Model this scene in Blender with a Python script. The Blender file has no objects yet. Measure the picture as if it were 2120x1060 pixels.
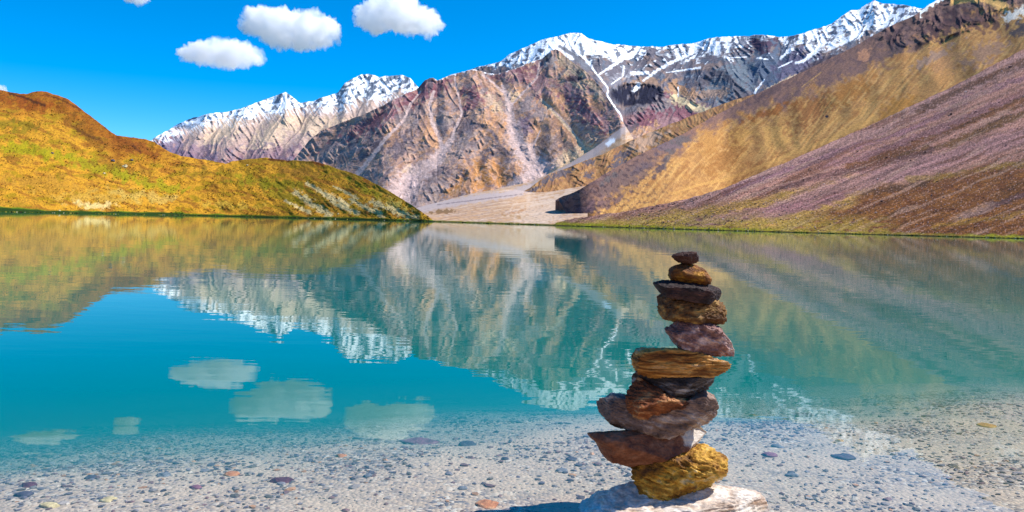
import bpy, math, random
import numpy as np
from mathutils import Matrix, Vector

random.seed(7)
RS = np.random.RandomState(11)
C = bpy.context.scene.collection
sc = bpy.context.scene

# ------------------------------------------------------------------ camera
PW, PH = 2120.0, 1060.0            # size of the photograph, used as a measuring grid
F = 1664.0                         # focal length in those pixels
H = 0.90                           # camera height above the water
CX, CY = 1060.0, 456.5             # principal point (the horizon is above the middle)
ROLL = math.atan(0.023)
cr, sr = math.cos(ROLL), math.sin(ROLL)
RIGHT = np.array([cr, 0.0, sr]); UP = np.array([-sr, 0.0, cr]); FWD = np.array([0.0, 1.0, 0.0])
cam_d = bpy.data.cameras.new('camera'); cam = bpy.data.objects.new('camera', cam_d); C.objects.link(cam)
cam_d.sensor_fit = 'HORIZONTAL'; cam_d.sensor_width = 36.0
cam_d.lens = 36.0 * F / PW
cam_d.shift_y = -(PH / 2 - CY) / PW
cam_d.clip_start = 0.05; cam_d.clip_end = 60000.0
m = Matrix(((RIGHT[0], UP[0], -FWD[0], 0), (RIGHT[1], UP[1], -FWD[1], 0), (RIGHT[2], UP[2], -FWD[2], H), (0, 0, 0, 1)))
cam.matrix_world = m
sc.camera = cam

# ------------------------------------------------------------------ light
SUN_EL, SUN_AZ = math.radians(50), math.radians(80)      # azimuth clockwise from +Y
w = bpy.data.worlds.new('World'); sc.world = w; w.use_nodes = True
nt = w.node_tree; nt.nodes.clear()
sky = nt.nodes.new('ShaderNodeTexSky'); sky.sky_type = 'NISHITA'; sky.sun_disc = False
sky.sun_elevation = SUN_EL; sky.sun_rotation = SUN_AZ
sky.altitude = 4200; sky.air_density = 1.0; sky.dust_density = 2.2; sky.ozone_density = 2.0
hs = nt.nodes.new('ShaderNodeHueSaturation'); hs.inputs['Saturation'].default_value = 1.55
hs.inputs['Hue'].default_value = 0.493
tint = nt.nodes.new('ShaderNodeMix'); tint.data_type = 'RGBA'; tint.blend_type = 'MULTIPLY'
tint.inputs[0].default_value = 1.0; tint.inputs[7].default_value = (1.0, 1.10, 1.2, 1)
bg = nt.nodes.new('ShaderNodeBackground'); bg.inputs[1].default_value = 0.14
wo = nt.nodes.new('ShaderNodeOutputWorld')
nt.links.new(sky.outputs[0], hs.inputs['Color']); nt.links.new(hs.outputs[0], tint.inputs[6])
nt.links.new(tint.outputs[2], bg.inputs[0]); nt.links.new(bg.outputs[0], wo.inputs[0])
sd = bpy.data.lights.new('sun', 'SUN'); sd.energy = 5.0; sd.angle = math.radians(0.53); sd.color = (1.0, 0.95, 0.87)
so = bpy.data.objects.new('sun', sd); C.objects.link(so)
sdir = Vector((math.cos(SUN_EL) * math.sin(SUN_AZ), math.cos(SUN_EL) * math.cos(SUN_AZ), math.sin(SUN_EL)))
so.rotation_euler = sdir.to_track_quat('Z', 'Y').to_euler(); so.location = (20, 10, 30)

sc.view_settings.view_transform = 'Standard'; sc.view_settings.look = 'None'
sc.view_settings.exposure = 0.42; sc.view_settings.gamma = 1.0
sc.render.engine = 'CYCLES'
cy = sc.cycles
cy.max_bounces = 20; cy.diffuse_bounces = 2; cy.glossy_bounces = 3; cy.transmission_bounces = 2
cy.volume_bounces = 20; cy.transparent_max_bounces = 16
cy.use_denoising = True
cy.caustics_reflective = False; cy.caustics_refractive = False
cy.sample_clamp_indirect = 6.0

# ------------------------------------------------------------------ noise
_P = RS.permutation(256).astype(np.int32); _P = np.concatenate([_P, _P, _P])
_G3 = RS.normal(size=(256, 3)); _G3 /= np.linalg.norm(_G3, axis=1)[:, None]
_A = np.linspace(0, 2 * np.pi, 256, endpoint=False); _G2 = np.stack([np.cos(_A), np.sin(_A)], 1)

def n2(x, y, seed=0):
    x = x + seed * 37.71; y = y + seed * 13.37
    xi = np.floor(x).astype(np.int64); yi = np.floor(y).astype(np.int64)
    xf = x - xi; yf = y - yi
    u = xf ** 3 * (xf * (xf * 6 - 15) + 10); v = yf ** 3 * (yf * (yf * 6 - 15) + 10)
    def g(a, b):
        h = _P[_P[(xi + a) & 255] + ((yi + b) & 255)]
        return _G2[h, 0] * (xf - a) + _G2[h, 1] * (yf - b)
    a = g(0, 0); b = g(1, 0); c = g(0, 1); d = g(1, 1)
    return 1.5 * ((a * (1 - u) + b * u) * (1 - v) + (c * (1 - u) + d * u) * v)

def n3(p, seed=0):
    x = p[:, 0] + seed * 17.3; y = p[:, 1] + seed * 5.7; z = p[:, 2] + seed * 3.1
    xi = np.floor(x).astype(np.int64); yi = np.floor(y).astype(np.int64); zi = np.floor(z).astype(np.int64)
    xf = x - xi; yf = y - yi; zf = z - zi
    f = lambda t: t ** 3 * (t * (t * 6 - 15) + 10)
    u, v, q = f(xf), f(yf), f(zf)
    r = 0
    for a in (0, 1):
        for b in (0, 1):
            for c in (0, 1):
                h = _P[_P[_P[(xi + a) & 255] + ((yi + b) & 255)] + ((zi + c) & 255)]
                d = _G3[h, 0] * (xf - a) + _G3[h, 1] * (yf - b) + _G3[h, 2] * (zf - c)
                r = r + d * (u if a else 1 - u) * (v if b else 1 - v) * (q if c else 1 - q)
    return r * 1.6

def fbm(x, y, o=4, seed=0, g=0.5):
    r = 0; a = 1.0; f = 1.0
    for i in range(o):
        r = r + a * n2(x * f, y * f, seed + i * 1.3); a *= g; f *= 2.03
    return r

def ridged(x, y, o=4, seed=0, g=0.5):
    r = 0; a = 1.0; f = 1.0; wgt = 1.0
    for i in range(o):
        s = 1 - np.abs(n2(x * f, y * f, seed + i * 2.1)) * 1.6
        s = np.clip(s, 0, 1) ** 2 * wgt
        r = r + a * s; wgt = np.clip(s * 1.6, 0, 1); a *= g; f *= 2.07
    return r

def sst(a, b, t):
    t = np.clip((t - a) / (b - a), 0, 1); return t * t * (3 - 2 * t)

def curve(pts, xs):
    p = np.array(pts, float); return np.interp(xs, p[:, 0], p[:, 1])

def smooth1(a, k):
    if k < 2: return a
    pad = np.pad(a, k, mode='reflect', reflect_type='odd'); ker = np.hanning(2 * k + 1); ker /= ker.sum()
    return np.convolve(pad, ker, 'valid')

def segdist(X, Y, poly):
    """distance to a polyline, arc length along it and side"""
    best = np.full(X.shape, 1e9); arc = np.zeros(X.shape); s0 = 0.0; side = np.ones(X.shape)
    for (x0, y0), (x1, y1) in zip(poly[:-1], poly[1:]):
        dx, dy = x1 - x0, y1 - y0; L = math.hypot(dx, dy)
        t = np.clip(((X - x0) * dx + (Y - y0) * dy) / (L * L), 0, 1)
        d = np.hypot(X - x0 - t * dx, Y - y0 - t * dy)
        k = d < best
        best = np.where(k, d, best); arc = np.where(k, s0 + t * L, arc)
        side = np.where(k, np.sign(dx * (Y - y0) - dy * (X - x0)), side)
        s0 += L
    return best, arc, side, s0

def srgb(r, g, b, k=0.72):
    c = np.array([r, g, b]) / 255.0
    return np.where(c <= 0.04045, c / 12.92, ((c + 0.055) / 1.055) ** 2.4) * k

def _mixc(c, mask, col):
    mk = np.clip(np.broadcast_to(mask, c.shape[:2]), 0, 1)[:, :, None]
    return c * (1 - mk) + np.asarray(col)[None, None, :] * mk

class Paint:
    """base colour of the rock and soil, laid down patch by patch"""
    def __init__(s, X, Y, base):
        s.X, s.Y = X, Y; s.c = np.zeros(X.shape + (3,)) + base
    def mix(s, mask, col):
        s.c = _mixc(s.c, mask, col)
    def blob(s, x, y, a, b, col, rot=0, wob=0.6, sc_=14.0, soft=0.35, amt=1.0, seed=0):
        t = math.radians(rot); dx, dy = s.X - x, s.Y - y
        u = (dx * math.cos(t) + dy * math.sin(t)) / a; v = (-dx * math.sin(t) + dy * math.cos(t)) / b
        f = 1 - np.sqrt(u * u + v * v) + wob * fbm(s.X / sc_, s.Y / sc_, 4, seed + x * 0.01)
        s.mix(sst(0, soft, f) * amt, col)
    def line(s, poly, w0, w1, col, amt=1.0, wob=0.4, sc_=8.0, soft=0.5, seed=0):
        d, arc, _, L = segdist(s.X, s.Y, poly)
        wd = w0 + (w1 - w0) * arc / L
        wd = wd * (1 + wob * fbm(s.X / sc_, s.Y / sc_, 3, seed))
        s.mix((1 - sst(1 - soft, 1 + soft, d / np.maximum(wd, 0.2))) * amt, col)

# ------------------------------------------------------------------ helpers
def tag(o, label=None, cat=None, group=None, kind=None):
    if label: o['label'] = label
    if cat: o['category'] = cat
    if group: o['group'] = group
    if kind: o['kind'] = kind
    return o

def mesh_obj(name, verts, faces, mat, col=None, smooth=True, parent=None):
    me = bpy.data.meshes.new(name)
    verts = np.ascontiguousarray(verts, dtype=np.float32)
    faces = np.asarray(faces, dtype=np.int32)
    nv, nf, k = len(verts), len(faces), faces.shape[1]
    me.vertices.add(nv); me.vertices.foreach_set('co', verts.ravel())
    me.loops.add(nf * k); me.loops.foreach_set('vertex_index', faces.ravel())
    me.polygons.add(nf)
    me.polygons.foreach_set('loop_start', np.arange(0, nf * k, k, dtype=np.int32))
    me.polygons.foreach_set('loop_total', np.full(nf, k, dtype=np.int32))
    me.polygons.foreach_set('use_smooth', np.full(nf, bool(smooth)))
    me.update(calc_edges=True)
    if col is not None:
        at = me.color_attributes.new('Col', 'FLOAT_COLOR', 'POINT')
        c4 = np.ones((nv, 4), dtype=np.float32); c4[:, :3] = np.clip(col, 0, 1)
        at.data.foreach_set('color', c4.ravel())
    me.materials.append(mat)
    o = bpy.data.objects.new(name, me); C.objects.link(o); o.parent = parent
    return o

def ray(px, py):
    """direction of the photograph's pixel, scaled so that its depth (Y) is 1"""
    a = (np.asarray(px, float) - CX) / F; b = (CY - np.asarray(py, float)) / F
    return np.stack([a * cr - b * sr, np.ones_like(a), a * sr + b * cr], -1)

def hzy(px):                      # the horizon's height in the photograph at that column
    return CY + 0.023 * (np.asarray(px, float) - CX)

def at(px, py, D):
    return ray(px, py) * np.asarray(D, float)[..., None] + np.array([0, 0, H])

def ground_D(px, py, z=0.0):
    r = ray(px, py); return (z - H) / r[..., 2]

def new_mat(name):
    mt = bpy.data.materials.new(name); mt.use_nodes = True
    n = mt.node_tree; n.nodes.clear(); return mt, n

def node(n, t, **kw):
    nd = n.nodes.new(t)
    for k, v in kw.items():
        if k.startswith('i_'): nd.inputs[k[2:].replace('_', ' ')].default_value = v
        else: setattr(nd, k, v)
    return nd

def terrain_mat(name, size, contrast=0.5, bump=0.6, bsize=None, rough=0.95, spec=0.15, voro=False):
    """rock or soil: vertex colours broken up by fine noise, and a bump at the same scale (metres)"""
    mt, n = new_mat(name); L = n.links.new
    out = node(n, 'ShaderNodeOutputMaterial'); bs = node(n, 'ShaderNodeBsdfPrincipled')
    bs.inputs['Roughness'].default_value = rough; bs.inputs['Specular IOR Level'].default_value = spec
    vc = node(n, 'ShaderNodeVertexColor', layer_name='Col')
    tc = node(n, 'ShaderNodeNewGeometry')
    nz = node(n, 'ShaderNodeTexNoise'); nz.inputs['Scale'].default_value = 1.0 / size
    nz.inputs['Detail'].default_value = 6; nz.inputs['Roughness'].default_value = 0.7
    L(tc.outputs['Position'], nz.inputs['Vector'])
    mr = node(n, 'ShaderNodeMapRange'); mr.inputs[1].default_value = 0.3; mr.inputs[2].default_value = 0.7
    mr.inputs[3].default_value = 1 - contrast; mr.inputs[4].default_value = 1 + contrast
    L(nz.outputs[0], mr.inputs[0])
    mx = node(n, 'ShaderNodeVectorMath', operation='SCALE'); L(vc.outputs[0], mx.inputs[0]); L(mr.outputs[0], mx.inputs['Scale'])
    L(mx.outputs[0], bs.inputs['Base Color'])
    bp = node(n, 'ShaderNodeBump'); bp.inputs['Strength'].default_value = bump
    bp.inputs['Distance'].default_value = (bsize or size) * 0.5
    L(nz.outputs[0], bp.inputs['Height']); L(bp.outputs[0], bs.inputs['Normal'])
    L(bs.outputs[0], out.inputs[0]); return mt

def relief_mass(name, x0, x1, dx, rows, top, foot, Df, slope=None, Dt=None, relief=None, colour=None,
                mat=None, sky_jit=0.0, sky_seed=0, vpow=1.0, back=1.0, ksm=4, skirt=None, esm=0):
    """A mountain face as a solid: a front that rises from its foot to its crest, and a back that falls away
    behind. top / foot: heights on the measuring grid, Df: distance of the foot, slope: how steep it climbs."""
    xs = np.arange(x0, x1 + dx, dx)
    yt = smooth1(curve(top, xs), ksm); yf = smooth1(curve(foot, xs), ksm) if not callable(foot) else foot(xs)
    yt0 = yt.copy(); jit = 0
    if sky_jit:
        jit = sky_jit * (fbm(xs / 26.0, xs * 0 + sky_seed, 5, sky_seed, 0.62))
    yf = np.maximum(yf, yt + 0.6)
    xs_ = xs; D0 = Df(xs) if callable(Df) else curve(Df, xs)
    ef = ray(xs, yf)[:, 2]; et = ray(xs, smooth1(yt0, int(esm / dx)) if esm else yt0)[:, 2]
    if Dt is None:
        zf = ef * D0
        D1 = (slope(xs) * D0 - zf) / np.maximum(slope(xs) - et, 0.03) if callable(slope) else (slope * D0 - zf) / np.maximum(slope - et, 0.03)
        D1 = np.minimum(D1, D0 * 2.6)
    else:
        D1 = curve(Dt, xs)
    kk = int(45 / dx); D0 = smooth1(D0, kk); D1 = np.maximum(smooth1(D1, kk), D0 * 1.03)
    v = np.linspace(0, 1, rows) ** vpow
    X = np.repeat(xs[None, :], rows, 0); V = np.repeat(v[:, None], len(xs), 1)
    Y = yf[None] + (yt - yf)[None] * V + (jit * V ** 10 if sky_jit else 0)
    invD = (1 / D0)[None] * (1 - V) + (1 / D1)[None] * V
    D = 1 / invD
    R = relief(X, Y, V, xs, yt, yf) if relief is not None else 0
    D = D * (1 - R / F)
    col = colour(X, Y, V, xs, yt, yf)
    P = at(X, Y, D)
    SURF[name] = (xs, yf, yt, P)
    # back: three rows falling away behind the crest;  front: a skirt that goes on down below the foot
    crest = P[-1]; dirn = ray(xs, yt).copy(); dirn[:, 2] = 0
    zc = crest[:, 2]
    b = []
    for k, fz in ((0.25, 0.93), (0.9, 0.6), (1.8, -0.02)):
        q = crest + dirn * (zc * k * back + 1.0)[:, None]; q[:, 2] = np.where(zc > 0, zc * fz, zc - k) - 1.0 * (k > 1); b.append(q)
    fr = P[0].copy(); fr -= ray(xs, yf) * 0.0; fr[:, 2] -= (skirt or np.maximum(3.0, 0.25 * np.abs(zc))); fr[:, 1] -= 0.2
    P = np.concatenate([fr[None], P, np.array(b)], 0)
    col = np.concatenate([col[:1], col, np.repeat(col[-1:], 3, 0)], 0)
    nr, nc = P.shape[:2]
    idx = np.arange(nr * nc).reshape(nr, nc)
    fc = np.stack([idx[:-1, :-1], idx[:-1, 1:], idx[1:, 1:], idx[1:, :-1]], -1).reshape(-1, 4)
    o = mesh_obj(name, P.reshape(-1, 3), fc, mat, col.reshape(-1, 3))
    return o

def blur2(a, k=7):
    ker = np.hanning(2 * k + 1); ker /= ker.sum()
    for ax in (0, 1):
        pd = np.pad(a, [(k, k) if ax == a_ else (0, 0) for a_ in (0, 1)], mode='edge')
        a = sum(kv * (pd[i_:i_ + a.shape[0], :] if ax == 0 else pd[:, i_:i_ + a.shape[1]]) for i_, kv in enumerate(ker))
    return a

def flow(X, Y, base, sc_, seed, o=4, ln=6.0, tilt=0.62):
    """ribs and runnels that follow the fall line: down to the left on left flanks, down to the right on right ones"""
    gx = blur2(np.gradient(base, axis=1), 6); mL = sst(-0.25, 0.25, gx + 0.12 * n2(X / 25, Y / 25, seed + 9))
    c, t = math.cos(tilt), math.sin(tilt); w1 = 0.55 * n2(X / (sc_ * 3), Y / (sc_ * 3), seed + 4)
    out = 0
    for mk, sg, sd_ in ((mL, 1, seed), (1 - mL, -1, seed + 2)):
        out = out + mk * ridged((X * c + sg * Y * t) / sc_ + w1, (Y * c - sg * X * t) / (sc_ * ln), o, sd_)
    return out

SURF = {}
def on_face(name, px, py):
    xs, yf, yt, P = SURF[name]
    i = int(np.clip(np.searchsorted(xs, px), 0, len(xs) - 1)); v = (py - yf[i]) / (yt[i] - yf[i])
    return P[int(np.clip(round(v * (P.shape[0] - 1)), 0, P.shape[0] - 1)), i]

def drainage(X, Y, valleys, ridges, amp=30.0, width=60.0, gully=7.0, gl=13.0, seed=0):
    """relief of spurs (1) and ravines (0) with side gullies feathering into the ravines"""
    dv = np.full(X.shape, 1e9); av = np.zeros(X.shape); sv = np.ones(X.shape)
    for i, p in enumerate(valleys):
        d, a, s, L_ = segdist(X, Y, p)
        k = d < dv; dv = np.where(k, d, dv); av = np.where(k, a + i * 331.7, av); sv = np.where(k, s, sv)
    dr = np.full(X.shape, 1e9)
    for p in ridges:
        d = segdist(X, Y, p)[0]; dr = np.minimum(dr, d)
    wv = dv / (dv + dr + 1e-3)
    base = amp * wv * wv * (3 - 2 * wv) * np.clip((dv + dr) / width, 0, 1.05)
    base = blur2(base, 7)
    c = av - 0.9 * dv + 9.0 * n2(X / 30, Y / 30, seed + 5)
    g = np.abs(n2(c / gl, dv / (gl * 9) + sv * 7.7, seed)) * 1.7
    g2 = np.abs(n2(c / (gl * 0.45), dv / (gl * 4) + sv * 3.3, seed + 3)) * 1.7
    base = base + gully * (g + 0.45 * g2) * np.clip(dv / 12, 0, 1)
    return base, dv, wv, g

# ================================================================== THE SETTING
SNOW = srgb(250, 252, 255, 1.0)
PURPLE = srgb(146, 92, 106); PURPLE2 = srgb(180, 138, 140); GREY = srgb(158, 148, 148); SLATE = srgb(104, 98, 108)
TAN = srgb(226, 174, 128); OCHRE = srgb(212, 152, 86); CREAM = srgb(236, 208, 168); SCREE = srgb(190, 172, 176)
DARK = srgb(40, 42, 66)

rock_far = terrain_mat('far_rock', 14.0, 0.35, 0.5)
rock_mid = terrain_mat('mountain_rock', 7.0, 0.45, 0.6)
rock_mid2 = terrain_mat('slope_rock', 1.6, 0.4, 0.5)
hill_soil = terrain_mat('hill_soil', 0.5, 0.5, 0.8)
scree_soil = terrain_mat('scree_soil', 0.45, 0.75, 0.8)
fan_soil = terrain_mat('fan_gravel', 1.3, 0.35, 0.4)

# ---- A: the far snowy range on the left
A_top = [(260, 310), (300, 300), (318, 285), (350, 268), (365, 258), (400, 243), (425, 237), (470, 231), (520, 218), (550, 205),
         (572, 197), (591, 189), (604, 199), (622, 214), (650, 209), (700, 190), (713, 172), (730, 163), (745, 156), (762, 153), (776, 156), (786, 161),
         (800, 157), (830, 155), (850, 162), (862, 177), (880, 196), (930, 215)]
A_val = [[(560, 215), (540, 250), (520, 285), (500, 345)], [(640, 214), (630, 250), (600, 290), (560, 345)], [(470, 240), (440, 275), (420, 300), (400, 345)],
         [(700, 200), (690, 240), (665, 265), (640, 300), (620, 345)], [(400, 250), (385, 285), (360, 320)], [(760, 180), (745, 215), (730, 250)], [(820, 170), (800, 200), (780, 230)]]
A_rid = [[(591, 190), (590, 225), (570, 260), (540, 300), (525, 345)], [(520, 219), (505, 250), (480, 290), (450, 345)], [(665, 206), (655, 235), (640, 255), (600, 315)],
         [(425, 240), (405, 275), (385, 310)], [(735, 160), (725, 200), (705, 240), (680, 300)], [(790, 160), (775, 190), (760, 225)], [(350, 268), (345, 300)]]
st = {}
def A_rel(X, Y, V, xs, yt, yf):
    b, dv, wv, g = drainage(X, Y, A_val, A_rid, 32, 40, 2.0, 8.0, 3)
    r = flow(X, Y, b, 15.0, 4) * 5
    st['A'] = (wv, g, r); return b + r
def A_col(X, Y, V, xs, yt, yf):
    wv, g, r = st['A']
    p = Paint(X, Y, PURPLE2)
    n = fbm(X / 16, Y / 16, 5, 8); h = Y - yt[None]
    p.mix(sst(-0.1, 0.4, n) * 0.8, srgb(128, 120, 140)); p.mix(sst(0.1, 0.5, fbm(X / 9, Y / 12, 4, 21)) * 0.6, PURPLE)
    p.mix(sst(110, 10, Y - 250 + 30 * n) * sst(330, 400, X) * 0.75, srgb(222, 196, 176))
    for (x, y, a, b, rt) in ((470, 268, 40, 20, -25), (560, 280, 50, 25, -30), (650, 262, 50, 25, 10), (700, 265, 30, 22, 0), (600, 250, 25, 18, 0), (435, 285, 16, 20, 0)):
        p.blob(x, y, a, b, srgb(232, 202, 172), rt, 0.8, 10, amt=0.85)
    p.blob(350, 300, 40, 16, srgb(96, 104, 140), -20, 0.8, amt=0.6)
    p.blob(560, 318, 60, 16, srgb(140, 112, 130), -10, 0.8, amt=0.6); p.blob(400, 318, 50, 18, srgb(132, 110, 136), -10, 0.8, amt=0.6)
    # snow above an uneven line, with bare rock showing through
    sl = np.interp(xs, [300, 330, 350, 400, 440, 500, 560, 590, 620, 640, 680, 720, 780, 840, 900],
                   [4, 6, 11, 16, 13, 18, 32, 40, 10, 8, 22, 48, 48, 30, 16])[None]
    sn = sst(-4, 3, sl - h + 13 * fbm(X / 20, Y / 12, 4, 12) + 5 * (wv - 0.5))
    holes = sst(0.20, 0.40, 0.6 * (r / 5 - 0.70) + 0.9 * fbm((X + Y * 0.9) / 12, (Y - X * 0.2) / 9.0, 5, 31) + 0.20 * (X > 600) + 0.12 * sst(12, 0, h))
    p.mix(sn, SNOW); p.mix(sn * holes * 0.9, srgb(92, 108, 130))
    streak = sst(0.42, 0.6, 1 - np.abs(n2((X - Y * 0.7) / 7, Y / 30, 44)) * 3) * sst(-26, -2, sl - h)
    p.mix(streak * (1 - sn) * 0.8, SNOW)
    return p.c
tag(relief_mass('far_mountain_range', 260, 930, 1.3, 150, A_top, [(260, 350), (930, 350)], [(260, 4200), (930, 4200)], 0.62,
                relief=A_rel, colour=A_col, mat=rock_far, sky_jit=1.6, sky_seed=1, ksm=2), kind='structure')

# ---- C: the back ridge with the snow peaks, from behind the brown peak to the right
C_top = [(900, 185), (930, 158), (990, 139), (1036, 128), (1060, 110), (1089, 98), (1120, 82), (1150, 76), (1175, 71), (1190, 68), (1204, 69), (1218, 80), (1240, 86), (1270, 92),
         (1330, 96), (1360, 97), (1400, 93), (1440, 88), (1470, 79), (1484, 76), (1530, 75), (1580, 72), (1620, 77), (1645, 74), (1690, 60), (1720, 50), (1745, 33), (1762, 20),
         (1776, 20), (1790, 11), (1810, 1), (1826, 7), (1850, 9), (1872, 9), (1890, 15), (1910, 18), (1930, 8), (1960, -4), (2100, -70)]
C_val = [[(1190, 100), (1219, 132), (1238, 156), (1260, 181), (1258, 200), (1270, 217), (1287, 241), (1287, 262), (1281, 280), (1261, 300)],
         [(1300, 110), (1277, 120), (1255, 140), (1238, 156)], [(1320, 130), (1292, 139), (1287, 158), (1264, 178)],
         [(1440, 110), (1400, 125), (1364, 143), (1332, 167), (1317, 185), (1300, 215), (1288, 240)], [(1560, 110), (1540, 130), (1560, 160), (1563, 191)],
         [(1624, 80), (1618, 100), (1613, 127), (1582, 165), (1563, 191), (1540, 215), (1500, 235)], [(1720, 75), (1705, 87), (1662, 127), (1615, 135)],
         [(1790, 50), (1764, 78), (1714, 104), (1680, 130)], [(1850, 20), (1830, 50), (1790, 80)], [(1420, 160), (1405, 185), (1404, 205), (1380, 225), (1330, 250), (1288, 265)],
         [(1480, 180), (1460, 205), (1430, 235)]]
C_rid = [[(1204, 69), (1215, 100), (1228, 128)], [(1270, 92), (1255, 125)], [(1330, 96), (1310, 120), (1300, 150), (1290, 175), (1330, 205)],
         [(1400, 93), (1370, 120), (1340, 140), (1315, 150)], [(1484, 76), (1530, 108), (1500, 130), (1450, 150), (1410, 160), (1370, 178)], [(1530, 108), (1580, 140), (1570, 170)],
         [(1504, 150), (1480, 152), (1450, 172), (1420, 200)], [(1504, 155), (1544, 203)], [(1580, 72), (1590, 110), (1575, 140)], [(1660, 70), (1650, 110), (1620, 125)],
         [(1745, 33), (1730, 70), (1690, 105), (1640, 150), (1600, 180)], [(1810, 2), (1790, 40), (1760, 60)], [(1880, 12), (1850, 45), (1810, 80)],
         [(1290, 262), (1330, 232), (1360, 200), (1375, 190), (1400, 204), (1440, 225), (1480, 240)], [(1375, 190), (1390, 220), (1380, 260), (1340, 280)], [(1150, 76), (1130, 100)]]
C_foot = [(900, 230), (1000, 220), (1150, 180), (1240, 230), (1286, 275), (1290, 310), (1400, 300), (1500, 250), (1600, 200), (1750, 140), (1900, 60), (1960, 30), (2100, 0)]
def C_rel(X, Y, V, xs, yt, yf):
    b, dv, wv, g = drainage(X, Y, C_val, C_rid, 30, 40, 2.0, 8.0, 9)
    r = flow(X, Y, b, 16.0, 14) * 5
    # the dark cliff: the ground above it stands out over what lies below
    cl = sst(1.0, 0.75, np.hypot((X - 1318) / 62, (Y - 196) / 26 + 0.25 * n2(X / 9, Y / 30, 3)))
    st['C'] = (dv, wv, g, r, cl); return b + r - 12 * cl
def C_col(X, Y, V, xs, yt, yf):
    dv, wv, g, r, cl = st['C']; h = Y - yt[None]
    p = Paint(X, Y, srgb(128, 122, 132)); n = fbm(X / 18, Y / 18, 5, 18)
    p.mix(sst(0, 0.5, n) * 0.7, srgb(110, 124, 142)); p.mix(sst(0.05, 0.4, fbm(X / 24, Y / 20, 4, 61)) * 0.55, srgb(176, 146, 130))
    p.blob(1520, 165, 75, 40, srgb(126, 138, 150), -30, 0.6); p.blob(1600, 140, 50, 60, srgb(104, 118, 140), 30, 0.6)
    p.blob(1575, 92, 32, 16, srgb(100, 80, 100), 0, 0.8); p.blob(1650, 130, 60, 26, srgb(112, 108, 134), -35, 0.6)
    p.blob(1280, 165, 45, 18, srgb(150, 146, 156), -20, 0.7); p.blob(1330, 172, 40, 12, srgb(186, 152, 130), 0, 0.7)
    p.blob(1405, 185, 40, 16, srgb(206, 160, 124), 20, 0.6)
    # the purple shoulder in the middle distance
    p.mix(sst(-8, 8, Y - np.interp(X, [1280, 1300, 1330, 1360, 1380, 1410, 1440, 1480, 1520], [235, 240, 232, 205, 192, 203, 212, 228, 240]) + 8 * n) * sst(1530, 1500, X), PURPLE2)
    for (x, y, a, b, rt, c) in ((1340, 245, 50, 16, -35, PURPLE), (1400, 225, 50, 20, 30, PURPLE), (1370, 215, 30, 18, 0, GREY), (1330, 272, 40, 14, -20, TAN), (1390, 262, 34, 12, 0, PURPLE2),
                             (1300, 290, 40, 12, -30, srgb(212, 178, 160)), (1300, 262, 22, 14, 0, SLATE)):
        p.blob(x, y, a, b, c, rt, 0.8, 9, amt=0.85)
    p.line([(1398, 203), (1440, 222), (1490, 240)], 10, 8, srgb(248, 222, 176), 1, 0.7, 7)
    p.line([(1450, 176), (1480, 153), (1504, 158), (1546, 205)], 10, 8, SLATE, 0.8, 1.0, 6)
    p.line([(1430, 200), (1500, 190)], 8, 10, srgb(196, 158, 132), 0.7, 1.0, 6)
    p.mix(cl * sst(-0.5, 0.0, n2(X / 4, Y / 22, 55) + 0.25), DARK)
    p.mix(sst(1.4, 0.9, np.hypot((X - 1182) / 60, 1 + 0 * X)) * 0, DARK)
    # snow
    sl = np.interp(xs, [900, 930, 1000, 1040, 1090, 1130, 1160, 1190, 1240, 1290, 1330, 1350, 1380, 1420, 1480, 1520, 1560, 1600, 1640, 1660, 1720, 1800, 1860, 1910, 1960, 2100],
                   [0, 2, 4, 14, 44, 66, 64, 50, 34, 28, 20, 6, 14, 30, 38, 30, 8, 6, 10, 28, 46, 60, 48, 26, 8, 8])[None]
    sn = sst(-5, 4, sl - h + 15 * fbm(X / 24, Y / 13, 4, 112) - 8 * (wv - 0.5))
    diag = 0.6 * fbm((X + Y * 1.3) / 18, (Y - X * 0.3) / 11.0, 5, 131) + 0.55 * (r / 5 - 0.75)
    holes = sst(0.16, 0.34, diag + np.interp(xs, [1000, 1060, 1110, 1240, 1330, 1380, 1490, 1520, 1560, 1640, 1700, 1760, 1900], [0.25, 0.2, -0.08, 0.02, 0.26, 0.28, 0.12, 0.26, 0.4, 0.24, 0.15, 0.14, 0.12])[None])
    p.mix(sn, SNOW); p.mix(sn * holes * 0.92, srgb(104, 110, 130))
    p.mix(sst(0.46, 0.62, diag + 0.3 * n) * sst(-60, -5, sl - h) * (1 - sn) * (X > 1240), SNOW)
    for q, w0, w1 in (([(1200, 100), (1219, 132), (1238, 156), (1258, 181), (1258, 200), (1270, 217), (1287, 241), (1289, 262)], 1.8, 1.3), ([(1292, 120), (1277, 130), (1238, 156)], 3, 1.5),
                      ([(1440, 105), (1400, 125), (1364, 143), (1332, 167)], 4, 2), ([(1322, 176), (1314, 186)], 5, 4), ([(1292, 139), (1289, 158)], 2, 1.2), ([(1289, 158), (1266, 174)], 1, 1),
                      ([(1310, 152), (1340, 150)], 4, 3), ([(1404, 180), (1404, 200)], 1, 1), ([(1450, 140), (1380, 150)], 2.0, 1), ([(1582, 165), (1563, 191)], 1, 2.6),
                      ([(1705, 87), (1690, 105), (1662, 127), (1648, 130)], 6, 2), ([(1764, 78), (1716, 103)], 5, 2), ([(1740, 70), (1714, 104)], 5, 1.5), ([(1640, 100), (1615, 122)], 4, 2),
                      ([(1640, 127), (1612, 140)], 1.5, 1), ([(1220, 92), (1200, 112), (1225, 135)], 4, 2), ([(1568, 120), (1590, 123)], 2, 1), ([(1500, 120), (1545, 118)], 1, 1)):
        p.line(q, w0, w1, SNOW, 1, 0.7, 6)
    p.line([(1160, 96), (1185, 112), (1215, 140)], 4, 6, srgb(130, 132, 142), 1, 0.5, 8)
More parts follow.
